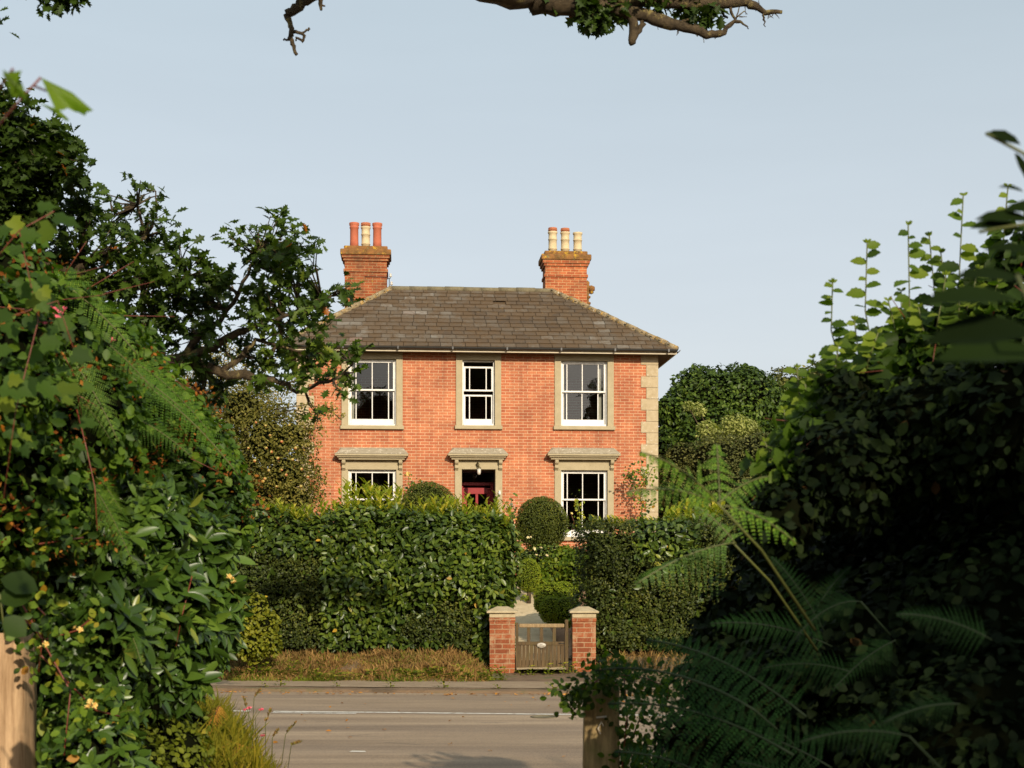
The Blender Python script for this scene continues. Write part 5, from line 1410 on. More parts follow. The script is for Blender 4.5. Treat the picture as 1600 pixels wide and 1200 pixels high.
# ------------------------------------------------------------------ oak trees
def spray(L, c, r, n_tw, leaf, src=None, mi=0, smi=1, shape='oak', per=7, droop=.25, lo=0., hi=1.):
    """twigs that run from src into a clump at c, each ending in a tuft of leaves"""
    c = np.array(c); r = np.array(r)
    u = rnd_dir(n_tw) * (rng.random((n_tw, 1)) ** .45)
    tips = c + u * r
    src = c if src is None else np.array(src)
    m = MB()
    for t in tips:
        q = src + (c - src) * .6 + (t - c) * .35 + rng.normal(size=3) * .02
        m.tube([tuple(src), tuple(q), tuple(t)], [.012, .007, .003], 4)
    L.mesh(m.v, m.f, smi)
    a = rng.random((n_tw, per)) * 6.283
    out = nrmz(u + .5 * rng.normal(size=u.shape))
    D = np.stack([np.cos(a), np.sin(a), -droop + .5 * rng.normal(size=a.shape)], -1) + out[:, None, :] * .7
    Pp = tips[:, None, :] + rng.normal(size=(n_tw, per, 3)) * .035
    n = n_tw * per; Pp = Pp.reshape(-1, 3); D = D.reshape(-1, 3)
    Nn = np.array([0, -.45, .8]) + rng.normal(size=(n, 3)) * .55
    L.add(Pp, D, Nn, leaf * (.7 + .6 * rng.random(n)), shape, mi, tints(Pp, n, lo, hi, .4, 1, 2.5), 1.15)

def limb(m, pts, r0, r1, n=7, jit=.0):
    pts = [Vector(p) for p in pts]; out = []
    for i in range(len(pts) - 1):
        for k in range(3):
            q = pts[i].lerp(pts[i + 1], k / 3)
            out.append(q + Vector([random.gauss(0, jit) for _ in range(3)]) * (0 if i == 0 and k == 0 else 1))
    out.append(pts[-1])
    rr = [r0 + (r1 - r0) * (i / (len(out) - 1)) for i in range(len(out))]
    rr = [r * random.uniform(.86, 1.16) for r in rr]
    m.tube(out, rr, n)
    return out

# oak at the left, its limbs crossing in front of the house corner
OB = Vector((-6.6, 11.2, gz1(-6.6, 11.2)))
oak = empty('oak_tree', OB, 'dark leaved oak rising behind the left thicket with limbs reaching across the house corner', 'tree', 'roadside oaks')
m = MB(); rel = lambda p: Vector(p) - OB
limb(m, [(0, 0, -.2), (.1, .1, 2.2), (.2, .2, 4.2), (.1, .4, 6.5)], .34, .14, 10, .02)
Yk = 12.6
q = lambda x, y, Y=Yk: rel(P(x, y, Y))
A1 = limb(m, [(.1, .1, 2.0), q(-60, 640, 11.8), q(120, 590, 12.2), q(230, 570), q(285, 560), q(340, 578), q(400, 590), q(440, 600)], .12, .022, 8, .012)
A2 = limb(m, [q(285, 560), q(310, 525), q(345, 500), q(372, 460), q(385, 430), q(400, 400)], .035, .010, 6, .008)
A3 = limb(m, [q(285, 560), q(330, 545), q(375, 518), q(400, 508), q(430, 500), q(470, 480), q(520, 462)], .040, .009, 6, .008)
A4 = limb(m, [q(345, 580), q(380, 555), q(400, 530), q(430, 540), q(480, 550)], .028, .009, 6, .008)
A5 = limb(m, [q(440, 598), q(465, 612), q(500, 600), q(530, 590), q(550, 570)], .022, .007, 6, .008)
A6 = limb(m, [(.2, .2, 3.8), q(-20, 400, 11.8), q(100, 420, 12.2), q(180, 395), q(230, 370), q(215, 320)], .055, .009, 7, .012)
A7 = limb(m, [q(100, 420, 12.2), q(200, 450), q(280, 440), q(320, 420), q(318, 395)], .03, .008, 6, .01)
A8 = limb(m, [(.2, .3, 4.6), q(-60, 260, 11.6), q(40, 230, 12), q(110, 250)], .05, .012, 7, .012)
for a_ in ([q(340, 500), q(335, 480), q(330, 470)], [q(350, 545), q(362, 560), q(366, 580)], [q(372, 470), q(364, 450), q(360, 442)], [q(245, 330), q(243, 300), q(210, 288)], [q(175, 330), q(173, 312), q(165, 300)]):
    limb(m, a_, .010, .004, 5, .003)
m.build('trunk', M_BARK, oak)
segs = A1 + A2 + A3 + A4 + A5 + A6 + A7 + A8
def near_seg(p): return min(segs, key=lambda s: (s - p).length)
def oak_clumps(name, lst, per=7, leaf=.125, dens=1.0, lo=0., hi=1.):
    L = Leaves()
    for (x, y, r, *Y) in lst:
        Y = Y[0] if Y else Yk + random.uniform(-.5, .5)
        c = rel(P(x, y, Y)); rr = r * Y / FPX
        n = max(2, int(19 * dens * (r / 40) ** 2))
        spray(L, c, (rr, rr * 1.1, rr), n, leaf, near_seg(c), per=per, lo=lo, hi=hi)
    return L.build(name, [L_OAK, M_BARK], oak)
oak_clumps('crown', [(400, 375, 30), (432, 365, 30), (455, 385, 30), (480, 395, 24), (385, 395, 24), (425, 410, 36), (455, 430, 34), (480, 440, 26), (410, 450, 30), (440, 465, 34), (470, 480, 30), (500, 470, 22), (525, 460, 18), (540, 452, 13),
                     (390, 480, 22), (375, 520, 22), (410, 515, 30), (445, 520, 34), (480, 525, 26), (395, 555, 26), (430, 560, 30), (465, 565, 30), (500, 560, 26), (530, 545, 24), (550, 560, 22), (545, 590, 22), (530, 610, 13), (515, 590, 15), (480, 600, 14),
                     (420, 595, 20), (400, 600, 20), (435, 345, 12), (362, 430, 8), (365, 370, 15), (480, 500, 24), (445, 398, 24), (505, 500, 14), (493, 640, 8)], 7, .108, .85, .05, 1)
oak_clumps('crown', [(240, 295, 14), (215, 285, 8), (175, 305, 10), (210, 330, 22), (245, 345, 22), (170, 340, 30), (130, 350, 40), (185, 380, 40), (230, 385, 34), (265, 370, 16), (285, 400, 24), (255, 420, 36), (300, 430, 32), (325, 400, 12), (335, 430, 24), (345, 460, 22),
                     (320, 470, 34), (275, 470, 40), (225, 440, 44), (180, 440, 44), (130, 420, 44), (80, 400, 44), (40, 420, 50), (240, 500, 44), (300, 520, 36), (330, 510, 30), (200, 520, 40), (260, 560, 40), (310, 570, 30), (340, 545, 18), (150, 480, 50), (100, 520, 50), (355, 600, 22), (320, 610, 30), (275, 620, 36)], 7, .108, 1.0, 0, .7)
oak_clumps('crown', [(20, 180, 40, 11.5), (60, 215, 40, 11.6), (100, 215, 22, 11.6), (120, 240, 16, 11.5), (90, 260, 34, 11.6), (40, 270, 44, 11.6), (-10, 240, 50, 11.6), (110, 285, 28, 11.8), (70, 320, 44, 11.8), (20, 340, 50, 11.8), (130, 320, 22, 12), (125, 262, 13, 11.4), (-30, 320, 60, 11.6), (-40, 180, 50, 11.5)], 8, .115, 1.3, 0, .45)  # low tint range paints shade into these upper left leaves
# unseen clumps above the frame, added sunward to shade the upper left oak leaves
L = Leaves()
for c in ((-1.4, -1.0, 9.6), (-.3, -1.2, 9.7), (.5, -1.5, 10.4), (-2.2, -.4, 9.4), (-.6, -1.0, 10.8), (.4, -1, 10.0), (1.1, -1.2, 9.9), (.2, -.8, 9.2)):
    spray(L, c, (1.3, 1.3, 1.2), 150, .16, (0.1, .4, 6.3), per=8)
L.build('crown', [L_OAK, M_BARK], oak)

# big oak behind the viewer: its trunk and crown stand outside the frame, dead and leafy limbs hang into the top of it
OB2 = Vector((-1.6, 4.0, 0)); OB2.x, OB2.y = -3.6, 3.0; OB2.z = gz1(-3.6, 3.0)
oak2 = empty('oak_tree', OB2, 'lichened oak limbs with dead twigs hanging down from the top edge of the picture', 'tree', 'roadside oaks')
rel2 = lambda p: Vector(p) - OB2
Y2 = 11.0
q2 = lambda x, y, Y=Y2: rel2(P(x, y, Y))
m = MB()
limb(m, [(0, 0, -.2), (.1, 0, 2.5), (.3, .3, 5.0), (.8, 1.2, 6.8)], .42, .24, 10, .02)
limb(m, [(.8, 1.2, 6.8), q2(300, -260, 7), q2(600, -80, 9.5), q2(760, -30, 10.5), q2(830, -8), q2(870, 4), q2(905, 12), q2(960, 16)], .17, .065, 9, .012)
T1 = limb(m, [q2(960, 16), q2(1010, 25), q2(1050, 38), q2(1080, 45), q2(1105, 53), q2(1125, 54), q2(1140, 38), q2(1158, 34)], .062, .010, 8, .006)
limb(m, [q2(900, -20), q2(960, -6), q2(1040, 2), q2(1110, 6), q2(1160, 2), q2(1180, 8), q2(1196, 20), q2(1222, 19)], .07, .013, 8, .006)
limb(m, [q2(985, 18), q2(990, 40), q2(987, 60), q2(989, 69)], .038, .026, 8, .003)
limb(m, [q2(1003, 24), q2(1004, 38), q2(996, 52), q2(989, 64)], .022, .018, 7, .003)
for pts, a_, b_ in (([q2(1194, 20), q2(1193, 30), q2(1196, 42)], .012, .004), ([q2(1158, 34), q2(1166, 42), q2(1170, 45)], .009, .004), ([q2(1140, 8), q2(1143, 20), q2(1150, 34)], .014, .009), ([q2(1125, 10), q2(1130, 22), q2(1137, 28)], .014, .008),
                    ([q2(1065, 34), q2(1078, 30), q2(1086, 38)], .014, .005), ([q2(1085, 50), q2(1090, 57)], .008, .004), ([q2(1150, 30), q2(1155, 12), q2(1158, 4)], .006, .002), ([q2(1150, 28), q2(1162, 18), q2(1168, 22)], .006, .003), ([q2(1155, 26), q2(1167, 26)], .005, .002)):
    limb(m, pts, a_, b_, 5, .003)
Y3 = 9.0
q3 = lambda x, y, Y=Y3: rel2(P(x, y, Y))
limb(m, [(.5, .6, 5.8), q3(300, -320, 6), q3(520, -60), q3(500, -20), q3(478, -2), q3(462, 14), q3(447, 22)], .08, .024, 8, .006)
limb(m, [q3(447, 22), q3(452, 33), q3(455, 46), q3(454, 60), q3(458, 72), q3(464, 86)], .022, .011, 8, .003)
for pts, a_, b_ in (([q3(455, 48), q3(466, 51), q3(477, 57)], .012, .008), ([q3(477, 57), q3(474, 65), q3(462, 58), q3(462, 64)], .010, .005), ([q3(472, 53), q3(479, 47), q3(484, 44)], .006, .008), ([q3(454, 60), q3(448, 63), q3(443, 63)], .007, .006), ([q3(520, -60), q3(500, 0), q3(502, 16)], .025, .009), ([q3(502, 8), q3(508, 9)], .006, .005)):
    limb(m, pts, a_, b_, 6, .003)
random.seed(31)
for (x, y) in ((905, 10), (950, 18), (1010, 26), (1030, 32), (1060, 42), (1095, 52), (1128, 50), (1165, 6), (1185, 12), (1200, 20), (1210, 20), (1045, 0), (1075, -2), (870, 5), (850, 2)):
    for _ in range(2):
        a_ = random.uniform(-2.6, -.4) if random.random() < .75 else random.uniform(.3, 2.6); l_ = random.uniform(7, 17)
        p1 = (x + math.cos(a_) * l_ * .5 + random.uniform(-2, 2), y - math.sin(a_) * l_ * .5); p2 = (x + math.cos(a_) * l_ + random.uniform(-3, 3), y - math.sin(a_) * l_)
        limb(m, [q2(x, y), q2(*p1), q2(*p2)], .006, .002, 4, .002)
m.build('trunk', M_BARK, oak2)
L = Leaves()
for (x, y, r, n) in ((925, 12, 22, 16), (940, 24, 14, 9), (910, 2, 22, 14), (955, 20, 13, 6), (1075, 5, 16, 10), (1090, 18, 9, 5), (1115, 18, 8, 4), (850, 0, 10, 3), (1040, -8, 25, 8), (1000, -15, 30, 12)):
    rr = r * Y2 / FPX; spray(L, q2(x, y), (rr, rr, rr), n, .105, q2(x, y - 8), per=6, droop=.8, lo=0, hi=.6)
for (x, y, r, n, Y) in ((85, -8, 12, 7, 9), (102, -14, 12, 8, 9), (122, -14, 10, 6, 9), (55, -20, 12, 5, 9), (-6, 34, 4, 2, 9)):
    rr = r * Y / FPX; spray(L, q3(x, y, Y), (rr, rr, rr), n, .085, q3(x, y - 25, Y), per=6, droop=.8, lo=0, hi=.5)
L.build('crown', [L_OAK, M_BARK], oak2)

# ------------------------------------------------------------------ trees and hedges behind and beside the viewer: they shade the right bank and show in the panes
def far_tree(name, base, blobs, label, size=.2, dens=60, mat=None, r0=.3, group='trees across the road, behind the viewer'):
    base = Vector((base[0], base[1], gz1(*base)))
    return tree(name, base, [(Vector(c), r) for c, r in blobs], mat or L_OAK, size, dens, label, group, 'kite', r0=r0, thick=.35, lump=.2, core=.8, wid=1.2)
far_tree('field_maple', (7.5, -4.4), [((6.7, -4, 4.2), (2.6, 2, 2.1)), ((9.2, -4.2, 4.0), (2.6, 2, 2.2)), ((5.9, -4.0, 2.6), (2.4, 1.8, 2.2)), ((4.7, -4.2, 2.4), (1.1, 1.5, 2.4)), ((8.8, -4, 2), (2.5, 2, 2)), ((5.7, -3.9, 4.8), (1.4, 1.3, 1.2)), ((6.2, -4, 5.3), (1.9, 1.5, 1.25)), ((7.9, -4, 5.3), (1.7, 1.5, 1.2)), ((4.7, -4.3, 3.8), (.8, 1.2, .9))], 'bushy tree close behind the viewer that shades the right bank', .16, 130)
RT = ((-5, -45, 15.5, 4.5, 'tall tree'), (1.2, -47, 16.8, 2.6, 'lower tree'), (9.5, -45, 21, 4.6, 'tallest tree'), (16.0, -47, 13.0, 3.6, 'small tree'), (20.5, -44, 17.8, 2.4, 'narrow crowned tree'), (26, -45, 14, 4.2, 'round crowned tree'), (-14, -44, 15, 5, 'broad tree'))
for x, y, h, r, lab in RT:
    far_tree('roadside_tree', (x, y), [((x, y, h - r), (r, r * .8, r)), ((x + 1.2, y, h * .45), (r * 1.2, r * .8, r * 1.4)), ((x - 1.6, y, h * .5), (r * 1.0, r * .8, r * 1.2)), ((x, y, h * .2), (r * 1.3, r * .8, h * .25))],
             lab + ' in the row behind the viewer, mirrored in the panes', .45, 13)

# ------------------------------------------------------------------ left thicket
def L3(x, y, Y, r, sy=1.0, sz=1.0): return B(x, y, Y, r, sy, sz)
def twigs_extra(n, mi_mat, length=.25, r=.003):
    def f(L, p, nr, mats):
        mats.append(mi_mat); mi = len(mats) - 1; m = MB()
        for i in rng.choice(len(p), min(n, len(p)), replace=False):
            a = Vector(p[i]); d = Vector(nr[i]) * .6 + Vector([random.gauss(0, .6) for _ in range(3)])
            m.tube([a - d * length * .5, a + Vector((0, 0, .03)), a + d * length * .6 - Vector((0, 0, .05))], [r, r, r * .6], 4)
        L.mesh(m.v, m.f, mi)
    return f
def sprays_extra(n, size, mat, per=22, rad=.05):
    def f(L, p, nr, mats):
        mats.append(mat); mi = len(mats) - 1
        for i in rng.choice(len(p), n, replace=False):
            c = p[i] + nr[i] * .05
            q_ = c + rng.normal(size=(per, 3)) * rad * np.array([1.3, 1, .8])
            L.add(q_, rnd_dir(per), rnd_dir(per) + np.array([0, -.6, .5]), size * (.6 + .8 * rng.random(per)), 'kite', mi)
    return f
def multi(*fs):
    def f(L, p, nr, mats):
        for g in fs: g(L, p, nr, mats)
    return f
bram = shrub('bramble_thicket', [L3(-50, 560, 5.6, 150), L3(70, 520, 6.2, 100), L3(150, 545, 6.7, 75), L3(190, 620, 7.0, 95), L3(100, 640, 6.4, 120), L3(250, 670, 7.4, 80), L3(300, 710, 7.9, 70), L3(338, 760, 8.4, 55), L3(350, 820, 8.6, 45),
                 L3(20, 430, 6.0, 62), L3(-40, 760, 6, 160), L3(75, 790, 6.3, 80), L3(215, 560, 7.6, 45)],
      .05, 'oval', L_BRAM, 1500, 'tangled bramble thicket with withered brown sprays covering the upper left bank', 'bramble', lump=.22, thick=.4, core=.78, out=.5,
      extra=multi(twigs_extra(45, M_STEM, .3, .0022), sprays_extra(170, .024, L_RUST, 26, .045)), lo=0, hi=.95)
# long arching red stems
for pts in ([(120, 640), (135, 700), (148, 760), (152, 830)], [(20, 640), (27, 700), (28, 740)], [(60, 560), (110, 610), (160, 640)], [(270, 880), (262, 940), (245, 1000), (238, 1060)], [(300, 900), (285, 960), (275, 1010)]):
    m = MB(); m.tube([P(x, y, 6.1 if x < 200 else 6.9) for x, y in pts], [.0035, .003, .0027, .0025][:len(pts)], 5); m.build('stem', M_STEM, bram)
blooms('bloom', [P(81, 485, 5.9), P(101, 486, 5.9), P(86, 499, 5.9), P(62, 505, 5.8), P(172, 535, 6.2)], .028, L_PINK, bram)
# rhododendron: whorls of long glossy leaves
def whorl_shrub(name, blobs, leaf, n_w, mat, label, cat, per=8, lump=.12, wid=1.0, core=.78, shape='long', lo=0., hi=1., inner=True):
    L = Leaves(); p, nr = blob_points(blobs, 260, lump, thick=.45)
    sel = rng.choice(len(p), min(len(p), n_w), replace=False); p, nr = p[sel], nr[sel]; n = len(p)
    ax = nrmz(nr + np.array([0, -.15, .35]) + rng.normal(size=(n, 3)) * .4)
    a = np.arange(per)[None, :] * 2.4 + rng.random((n, 1)) * 6.28
    e1 = nrmz(np.cross(ax, rnd_dir(n))); e2 = np.cross(ax, e1)
    rad = np.cos(a)[..., None] * e1[:, None, :] + np.sin(a)[..., None] * e2[:, None, :]
    op = .1 + .7 * rng.random((n, per))
    D = rad + ax[:, None, :] * op[..., None] + np.array([0, 0, -.25]) + rng.normal(size=rad.shape) * .2
    Nn = ax[:, None, :] - rad * op[..., None]
    sz = leaf * (.55 + .75 * rng.random((n, per)))
    T = np.clip(lo + (hi - lo) * (rng.random((n, 1)) * .6 + rng.random((n, per)) * .4), 0, 1)
    T = T * (rng.random((n, per)) < .985)
    L.add(np.repeat(p[:, None, :], per, 1).reshape(-1, 3), D.reshape(-1, 3), Nn.reshape(-1, 3), sz.ravel(), shape, 0, T.ravel(), wid)
    if inner:
        p2, n2 = blob_points(blobs, 160, lump, thick=.35); p2 = p2 - n2 * .08; d2, nn2 = orient(n2, .5)
        L.add(p2, d2, nn2, leaf * .8, shape, 0, rng.random(len(p2)) * .5, wid)
    add_cores(L, blobs, 1, core)
    o = L.build(name, [mat, M_DARK]); return tag(o, label, cat)
rh = whorl_shrub('rhododendron', [L3(215, 830, 7.0, 85), L3(290, 870, 7.5, 72), L3(150, 880, 6.7, 85), L3(225, 930, 7.0, 85), L3(305, 950, 7.5, 62), L3(150, 980, 6.6, 80), L3(265, 1010, 7.2, 62), L3(325, 1000, 7.7, 38), L3(215, 1060, 6.9, 50), L3(280, 1065, 7.2, 32), L3(235, 760, 7.3, 60), L3(310, 800, 7.8, 45)],
             .118, 1300, L_RHODO, 'glossy dark rhododendron with long leaves in whorls on the left bank', 'shrub', 7, wid=1.0, shape='ellip')
whorl_shrub('laurel_shrub', [L3(80, 1010, 6.6, 70), L3(80, 1110, 6.6, 85), L3(150, 1090, 6.6, 70), L3(20, 1180, 6.9, 90), L3(140, 1190, 6.4, 80), L3(75, 900, 6.5, 70), L3(10, 960, 7.0, 60)],
             .08, 1200, L_RHODO, 'mixed glossy leaved bush in the lowest left corner behind the timber post', 'bush', 7, wid=1.25, lo=.1, shape='ellip')
shrub('bank_scrub', [L3(230, 1140, 7.2, 52), L3(270, 1180, 7.3, 60), L3(200, 1190, 6.9, 60), L3(300, 1130, 7.7, 30), L3(320, 1200, 7.8, 30)], .035, 'oval', L_WEED, 1400,
      'low fine leaved scrub between the glossy bush and the sunny grass', 'scrub', lump=.2, thick=.4, lo=-.1, hi=.8)
hn = climber('honeysuckle', [[P(30, 960, 5.9), P(70, 1000, 5.9), P(120, 985, 6), P(150, 960, 6.1)], [P(40, 930, 5.9), P(70, 960, 5.9), P(60, 1050, 5.9)], [P(60, 1020, 5.9), P(150, 1110, 6.2), P(190, 1120, 6.3)], [P(20, 820, 5.8), P(60, 850, 5.8), P(130, 840, 6)], [P(10, 900, 5.8), P(110, 1080, 5.9), P(100, 1180, 5.8)]],
        L_BRAM, .042, 70, 'honeysuckle climbing through the left thicket with cream flowers above the timber post', 'climbing plant', spread=.05, stemmat=M_STEM, r=.004)
blooms('bloom', [P(63, 1013, 5.75), P(70, 1007, 5.75), P(118, 982, 5.8), P(124, 985, 5.8), P(141, 1097, 5.9), P(146, 1103, 5.9), P(137, 1106, 5.9), P(363, 905, 7.4), P(366, 911, 7.4), P(357, 902, 7.4)], .019, L_CREAM, hn)

# broad vine leaves close to the lens
def leafy(name, leaves, mat, label, cat, shape='oval', stem=None, smat=None, r=.003, group=None, wid=1.1):
    """leaves: (px, py, Y, angle in the picture, size in px, tilt)"""
    L = Leaves()
    for (x, y, Y, ang, sz, tilt) in leaves:
        a = math.radians(ang); s = sz * Y / FPX
        d = Vector((math.cos(a), .25 * math.sin(tilt * 3), math.sin(a))); nn = Vector((math.sin(tilt) * .6, -1 + abs(tilt) * .7, .35 + tilt))
        L.add([list(P(x, y, Y))], [list(d)], [list(nn)], s, shape, 0, random.random(), wid)
    if stem:
        stems_mesh(L, 1, [[P(*p) for p in st_] for st_ in stem], r)
    return tag(L.build(name, [mat, smat or M_GSTEM]), label, cat, group)
lv = []
random.seed(21)
for _ in range(44):
    x = random.uniform(-10, 130); y = random.uniform(330, 700)
    if y < 330 + max(0, x - 60) * 1.2: continue
    lv.append((x, y, random.uniform(4.0, 4.8), random.uniform(-70, 20), random.uniform(20, 36), random.uniform(-.3, .6)))
lv += [(60, 325, 4.2, 10, 30, .3), (85, 340, 4.2, -15, 44, .5), (80, 350, 4.2, -120, 36, .1), (90, 610, 4.4, 5, 46, .5), (5, 600, 4.2, -20, 50, .2)]
leafy('wild_vine', lv, L_VINE, 'wild vine with soft broad leaves hanging over the top of the left thicket', 'climbing plant', 'lobed', stem=[[(-20, 420, 4.3), (30, 360, 4.3), (85, 330, 4.3)], [(30, 360, 4.4), (60, 500, 4.4), (25, 640, 4.3), (5, 780, 4.3)], [(0, 500, 4.3), (90, 470, 4.4), (120, 560, 4.4)]], smat=M_STEM, wid=1.3, r=.0018)
lv2 = [(0, 905, 4.3, -15, 60, .4), (-5, 935, 4.3, 5, 55, .3), (5, 965, 4.3, -40, 45, .2)]
leafy('bindweed', lv2, L_HAZEL, 'two broad bindweed leaves above the timber post at the left edge', 'climbing plant', wid=1.3, stem=[[(-20, 900, 4.3), (0, 930, 4.3), (8, 1000, 4.3)]])
# maple-like leaves right in front of the lens, top left
L = Leaves()
def near_leaf(L, c, tip, side, Y, mi=0):
    """folded triangular lobed leaf: stalk end c, tip, side lobe, all picture points at distance Y"""
    a, b, s = [P(x, y, Y) for x, y in (c, tip, side)]
    n = 7; vs, fs = [a], []
    for i in range(n + 1):
        f = i / n; q_ = s.lerp(b, f); w_ = .018 * math.sin(i * 2.3) * (1 if i % 2 else -1)
        vs.append(q_ + Vector((0, .02 * math.sin(f * 3), w_ * .35)) + (q_ - a) * (.04 if i % 2 else -.03))
    for i in range(1, n + 1): fs.append((0, i, i + 1))
    top = a.lerp(b, .5) + Vector((.0, .035, .012)); k = len(vs); vs += [top, b]
    fs.append((0, n + 1, k))
    L.mesh([list(v) for v in vs], fs, mi, random.random())
near_leaf(L, (64, 121), (142, 168), (87, 173), 2.5)
near_leaf(L, (4, 108), (40, 148), (20, 153), 2.3)
near_leaf(L, (34, 110), (4, 112), (20, 150), 2.3)
near_leaf(L, (60, 160), (106, 184), (84, 172), 2.7)
stems_mesh(L, 1, [[P(64, 121, 2.5), P(52, 134, 2.5), P(40, 146, 2.5), P(20, 170, 2.55), P(-30, 230, 2.6)], [P(52, 134, 2.5), P(72, 142, 2.55)], [P(20, 108, 2.3), P(5, 130, 2.4), P(-30, 180, 2.5)]], .0022)
tag(L.build('maple_sprig', [L_NEAR, M_STEM]), 'sprig with two soft sunlit green leaves hanging in the top left corner against the sky', 'sprig')

# ------------------------------------------------------------------ right thicket, hazel, posts
hz = shrub('hazel_bush', [L3(1480, 505, 5.6, 34), L3(1545, 455, 5.5, 38), L3(1600, 410, 5.4, 50), L3(1420, 535, 5.5, 32), L3(1360, 575, 5.5, 30), L3(1300, 610, 5.5, 26), L3(1400, 600, 5.51, 58), L3(1470, 570, 5.44, 62), L3(1540, 520, 5.85, 55), L3(1620, 540, 5.29, 90), L3(1270, 690, 5.44, 52), L3(1225, 750, 5.29, 50)],
      .058, 'toothed', L_HAZEL, 1100, 'hazel bush with upright leafy shoots against the sky on the right bank', 'bush', lump=.35, thick=.6, core=.6, wid=.85, out=.5,
      extra=twigs_extra(30, M_STEM, .3, .0022), lo=-.15, hi=.95, jit=.5)
L = Leaves(); paths = []
random.seed(8)
def shoot(tip, base, Y, nl=18, sz=36):
    t, b = P(*tip, Y), P(*base, Y + .1); mid = b.lerp(t, .5) + Vector((random.uniform(-.05, .05), 0, 0))
    paths.append([b, mid, t])
    for i in range(nl):
        f = min(.98, (i + random.uniform(0, .8)) / nl); q_ = (b.lerp(mid, f * 2) if f < .5 else mid.lerp(t, f * 2 - 1)); s_ = (-1 if i % 2 else 1) * (1 if random.random() < .85 else -1)
        size = sz * Y / FPX * (1.25 - .75 * f) * random.uniform(.55, 1.25)
        d = Vector((s_ * 1.0, random.uniform(-.7, .3), random.uniform(-.45, .3))); nn = Vector((random.gauss(0, .3), -.9 + random.gauss(0, .35), .7))
        L.add([list(q_)], [list(d)], [list(nn)], size, 'toothed', 0, min(1, max(0, random.gauss(.40 + .5 * f, .25))), .95)
    for k in range(4):
        a = random.uniform(0, 6.28); L.add([list(t)], [[math.cos(a), math.sin(a) * .6, .7]], [[0, -1, .3]], 9 * Y / FPX, 'oval', 0, 1.0, .8)
for tip, base, Y in (((1301, 442), (1318, 590), 7.3), ((1355, 380), (1372, 590), 7.4), ((1419, 352), (1425, 590), 7.3), ((1452, 369), (1450, 580), 7.5), ((1505, 306), (1495, 560), 7.2), ((1575, 292), (1565, 520), 7.1), ((1388, 470), (1395, 600), 7.2), ((1335, 500), (1342, 620), 7.4),
                     ((1478, 430), (1470, 590), 7.0), ((1530, 420), (1520, 560), 7.0), ((1600, 330), (1590, 520), 7.0), ((1545, 380), (1548, 500), 7.3), ((1270, 560), (1280, 660), 7.5), ((1310, 540), (1322, 640), 7.2), ((1372, 520), (1360, 620), 7.0), ((1435, 480), (1440, 600), 7.1), ((1408, 455), (1415, 590), 7.5), ((1500, 450), (1505, 560), 7.0), ((1560, 440), (1556, 540), 6.9), ((1258, 600), (1262, 690), 7.3), ((1225, 640), (1235, 740), 7.3), ((1245, 575), (1240, 690), 7.5), ((1470, 395), (1488, 540), 7.4), ((1195, 690), (1215, 780), 7.2), ((1585, 400), (1600, 520), 7.1)):
    shoot(tip, base, Y * .76)
stems_mesh(L, 1, paths, .0028)
L.build('shoot', [L_HAZEL, M_GSTEM], hz)
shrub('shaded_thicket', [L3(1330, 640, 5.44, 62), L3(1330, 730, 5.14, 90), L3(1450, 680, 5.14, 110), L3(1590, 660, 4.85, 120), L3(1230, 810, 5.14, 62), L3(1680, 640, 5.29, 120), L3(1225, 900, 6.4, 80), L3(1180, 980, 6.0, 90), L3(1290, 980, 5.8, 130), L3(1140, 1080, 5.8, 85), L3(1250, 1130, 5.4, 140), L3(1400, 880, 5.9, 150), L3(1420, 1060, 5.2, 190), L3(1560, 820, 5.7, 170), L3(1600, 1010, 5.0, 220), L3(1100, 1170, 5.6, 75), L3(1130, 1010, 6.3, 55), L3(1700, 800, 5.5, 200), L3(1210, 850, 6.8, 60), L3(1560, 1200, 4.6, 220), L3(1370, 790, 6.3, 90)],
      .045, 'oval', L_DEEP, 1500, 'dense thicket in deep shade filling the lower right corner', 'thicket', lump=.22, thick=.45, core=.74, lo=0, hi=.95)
# unseen hedge added beyond the right edge to keep sky light off the bank
shrub('added_shade_hedge', [(Vector((3.6, 1.5 + i * 1.6, 1.6)), (1.3, 1.3, 1.6 + .15 * math.sin(i * 2) - .15 * i)) for i in range(4)] + [(Vector((4.6, 1.0 + i * 1.8, 2.2)), (1.2, 1.3, 1.5 - .15 * i)) for i in range(4)], .07, 'oval', L_DEEP, 420,
      'unseen hedge added beyond the right edge to darken the right bank', 'hedge', core=.72)
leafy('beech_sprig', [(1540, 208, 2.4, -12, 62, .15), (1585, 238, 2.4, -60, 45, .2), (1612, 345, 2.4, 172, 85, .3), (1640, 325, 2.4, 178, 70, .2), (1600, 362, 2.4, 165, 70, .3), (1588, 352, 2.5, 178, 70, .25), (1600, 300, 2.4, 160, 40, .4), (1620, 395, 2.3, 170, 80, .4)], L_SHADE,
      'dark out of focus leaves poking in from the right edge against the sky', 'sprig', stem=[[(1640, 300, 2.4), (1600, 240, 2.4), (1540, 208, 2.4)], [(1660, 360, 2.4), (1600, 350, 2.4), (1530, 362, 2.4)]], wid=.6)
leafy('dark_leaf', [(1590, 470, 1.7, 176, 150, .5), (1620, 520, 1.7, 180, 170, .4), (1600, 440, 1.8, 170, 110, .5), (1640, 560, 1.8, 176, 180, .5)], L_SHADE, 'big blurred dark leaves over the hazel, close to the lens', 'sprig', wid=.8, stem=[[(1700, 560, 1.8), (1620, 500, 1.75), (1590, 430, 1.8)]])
leafy('pale_leaf', [(1218, 858, 5.3, -8, 34, .3)], L_NEAR, 'single bright green leaf standing out in the dark thicket', 'leaf', 'oak', wid=1.2)

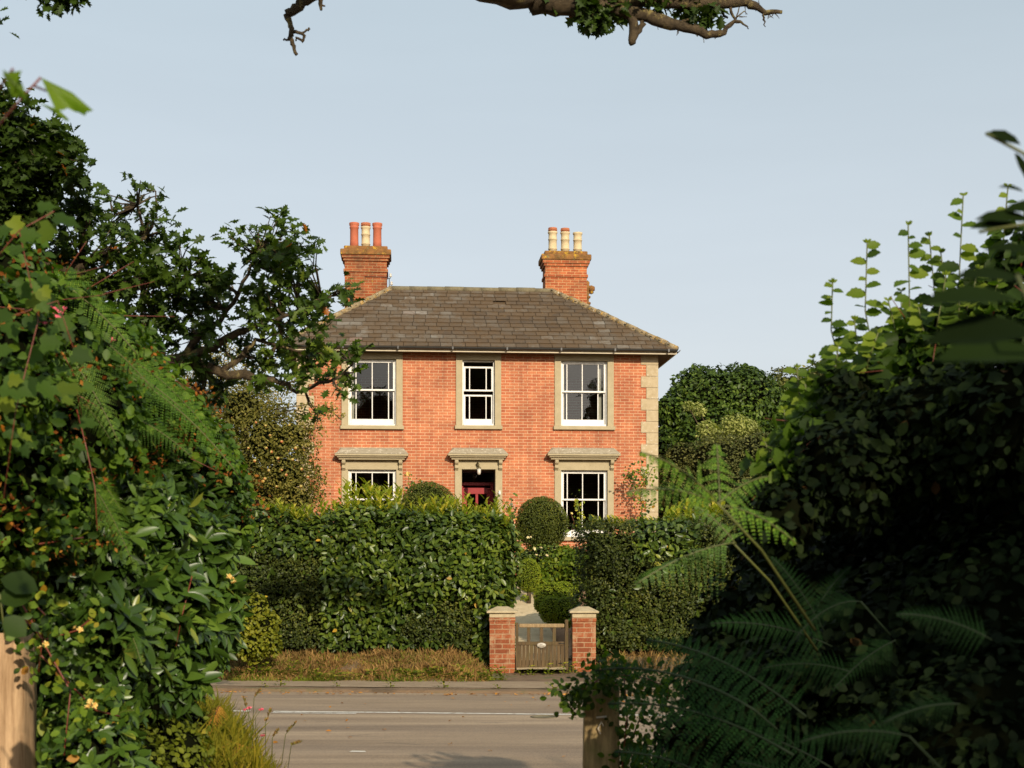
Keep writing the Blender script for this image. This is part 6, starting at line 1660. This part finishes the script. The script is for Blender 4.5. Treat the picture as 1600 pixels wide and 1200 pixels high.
pY = 7.0
def post(name, px0, px1, ptop, Y, mat, label, lean=0.0, seed=1):
    random.seed(seed)
    x0, x1 = (px0 - 800) * Y / FPX, (px1 - 800) * Y / FPX; zt = CAMZ + (HOR - ptop) * Y / FPX; cx_ = (x0 + x1) / 2; r = (x1 - x0) / 2
    zb = gz1(cx_, Y)
    m = MB(); n = 16; rows = 10; vs, fs = [], []
    for j in range(rows + 1):
        f = j / rows; z = -.3 + (zt - zb + .3) * f
        for k in range(n):
            a = 2 * math.pi * k / n
            sq = max(abs(math.cos(a)), abs(math.sin(a)))
            rr = r / (sq ** .75) * (1 + .03 * math.sin(k * 5.1 + seed) + .02 * math.sin(j * 1.7 + k)) * (1 - .06 * f)
            vs.append((rr * math.cos(a) + lean * f, rr * math.sin(a) + r, z + (.012 * math.sin(k * 2.3) if j == rows else 0)))
    for j in range(rows):
        for k in range(n): fs.append((j * n + k, j * n + (k + 1) % n, (j + 1) * n + (k + 1) % n, (j + 1) * n + k))
    fs.append(tuple(rows * n + k for k in range(n)))
    m.add(vs, fs, 0, .5, True)
    o = m.build(name, mat); o.location = (cx_, Y, zb)
    return tag(o, label, 'post')
pst = post('wooden_post', 908, 968, 1066, pY, M_POST, 'weathered round wooden post under ivy at the right side of the lane', .01)
m = MB(); m.tube([(-.02, -.012, .88), (.03, -.014, .885)], .005, 5); m.tube([(.0, -.012, .80), (-.012, -.016, .83), (.005, -.018, .86), (.014, -.016, .84)], .004, 5); m.build('wire_staple', M_GLASSB, pst)
post('timber_post', -46, 35, 992, 6.0, M_POST2, 'pale sunlit timber post at the left edge of the lane', 0, 4)
climber('ivy', [[P(905, 1085, 6.9), P(935, 1062, 6.9), P(975, 1055, 6.9), P(1010, 1060, 7)], [P(912, 1075, 6.9), P(895, 1090, 6.9), P(885, 1085, 6.9)], [P(975, 1055, 7), P(980, 1120, 7), P(972, 1200, 7)], [P(990, 1060, 7.1), P(1005, 1110, 7.1), P(985, 1160, 7.1), P(990, 1210, 7.1)], [P(1010, 1060, 7.1), P(1045, 1075, 7.1), P(1040, 1110, 7.1)], [P(935, 1060, 6.9), P(950, 1045, 6.9), P(960, 1042, 6.9)], [P(985, 1160, 7.1), P(1010, 1180, 7.1), P(1025, 1195, 7.1)]],
        L_HAZEL, .036, 130, 'ivy tangle capping the wooden post and trailing down beside it', 'climbing plant', spread=.045, stemmat=M_STEM, r=.004, shape='oval')

# ------------------------------------------------------------------ litter along the road edge
L = Leaves(); n = 260
x = -5 + 8 * rng.random(n); t = np.where(rng.random(n) < .7, 18.45 - .25 * rng.random(n) ** 2, 12 + 7 * rng.random(n)); y = t - RSL * x
L.add(np.stack([x, y, np.full(n, .022)], 1), rnd_dir(n) * np.array([1, 1, .15]), np.array([0, 0, 1.]) + rnd_dir(n) * .35, .03 + .035 * rng.random(n), 'oval', 0, rng.random(n))
tag(L.build('fallen_leaves', [L_DRYF]), 'small dry fallen leaves scattered along the road edge', 'leaves', kind='stuff')
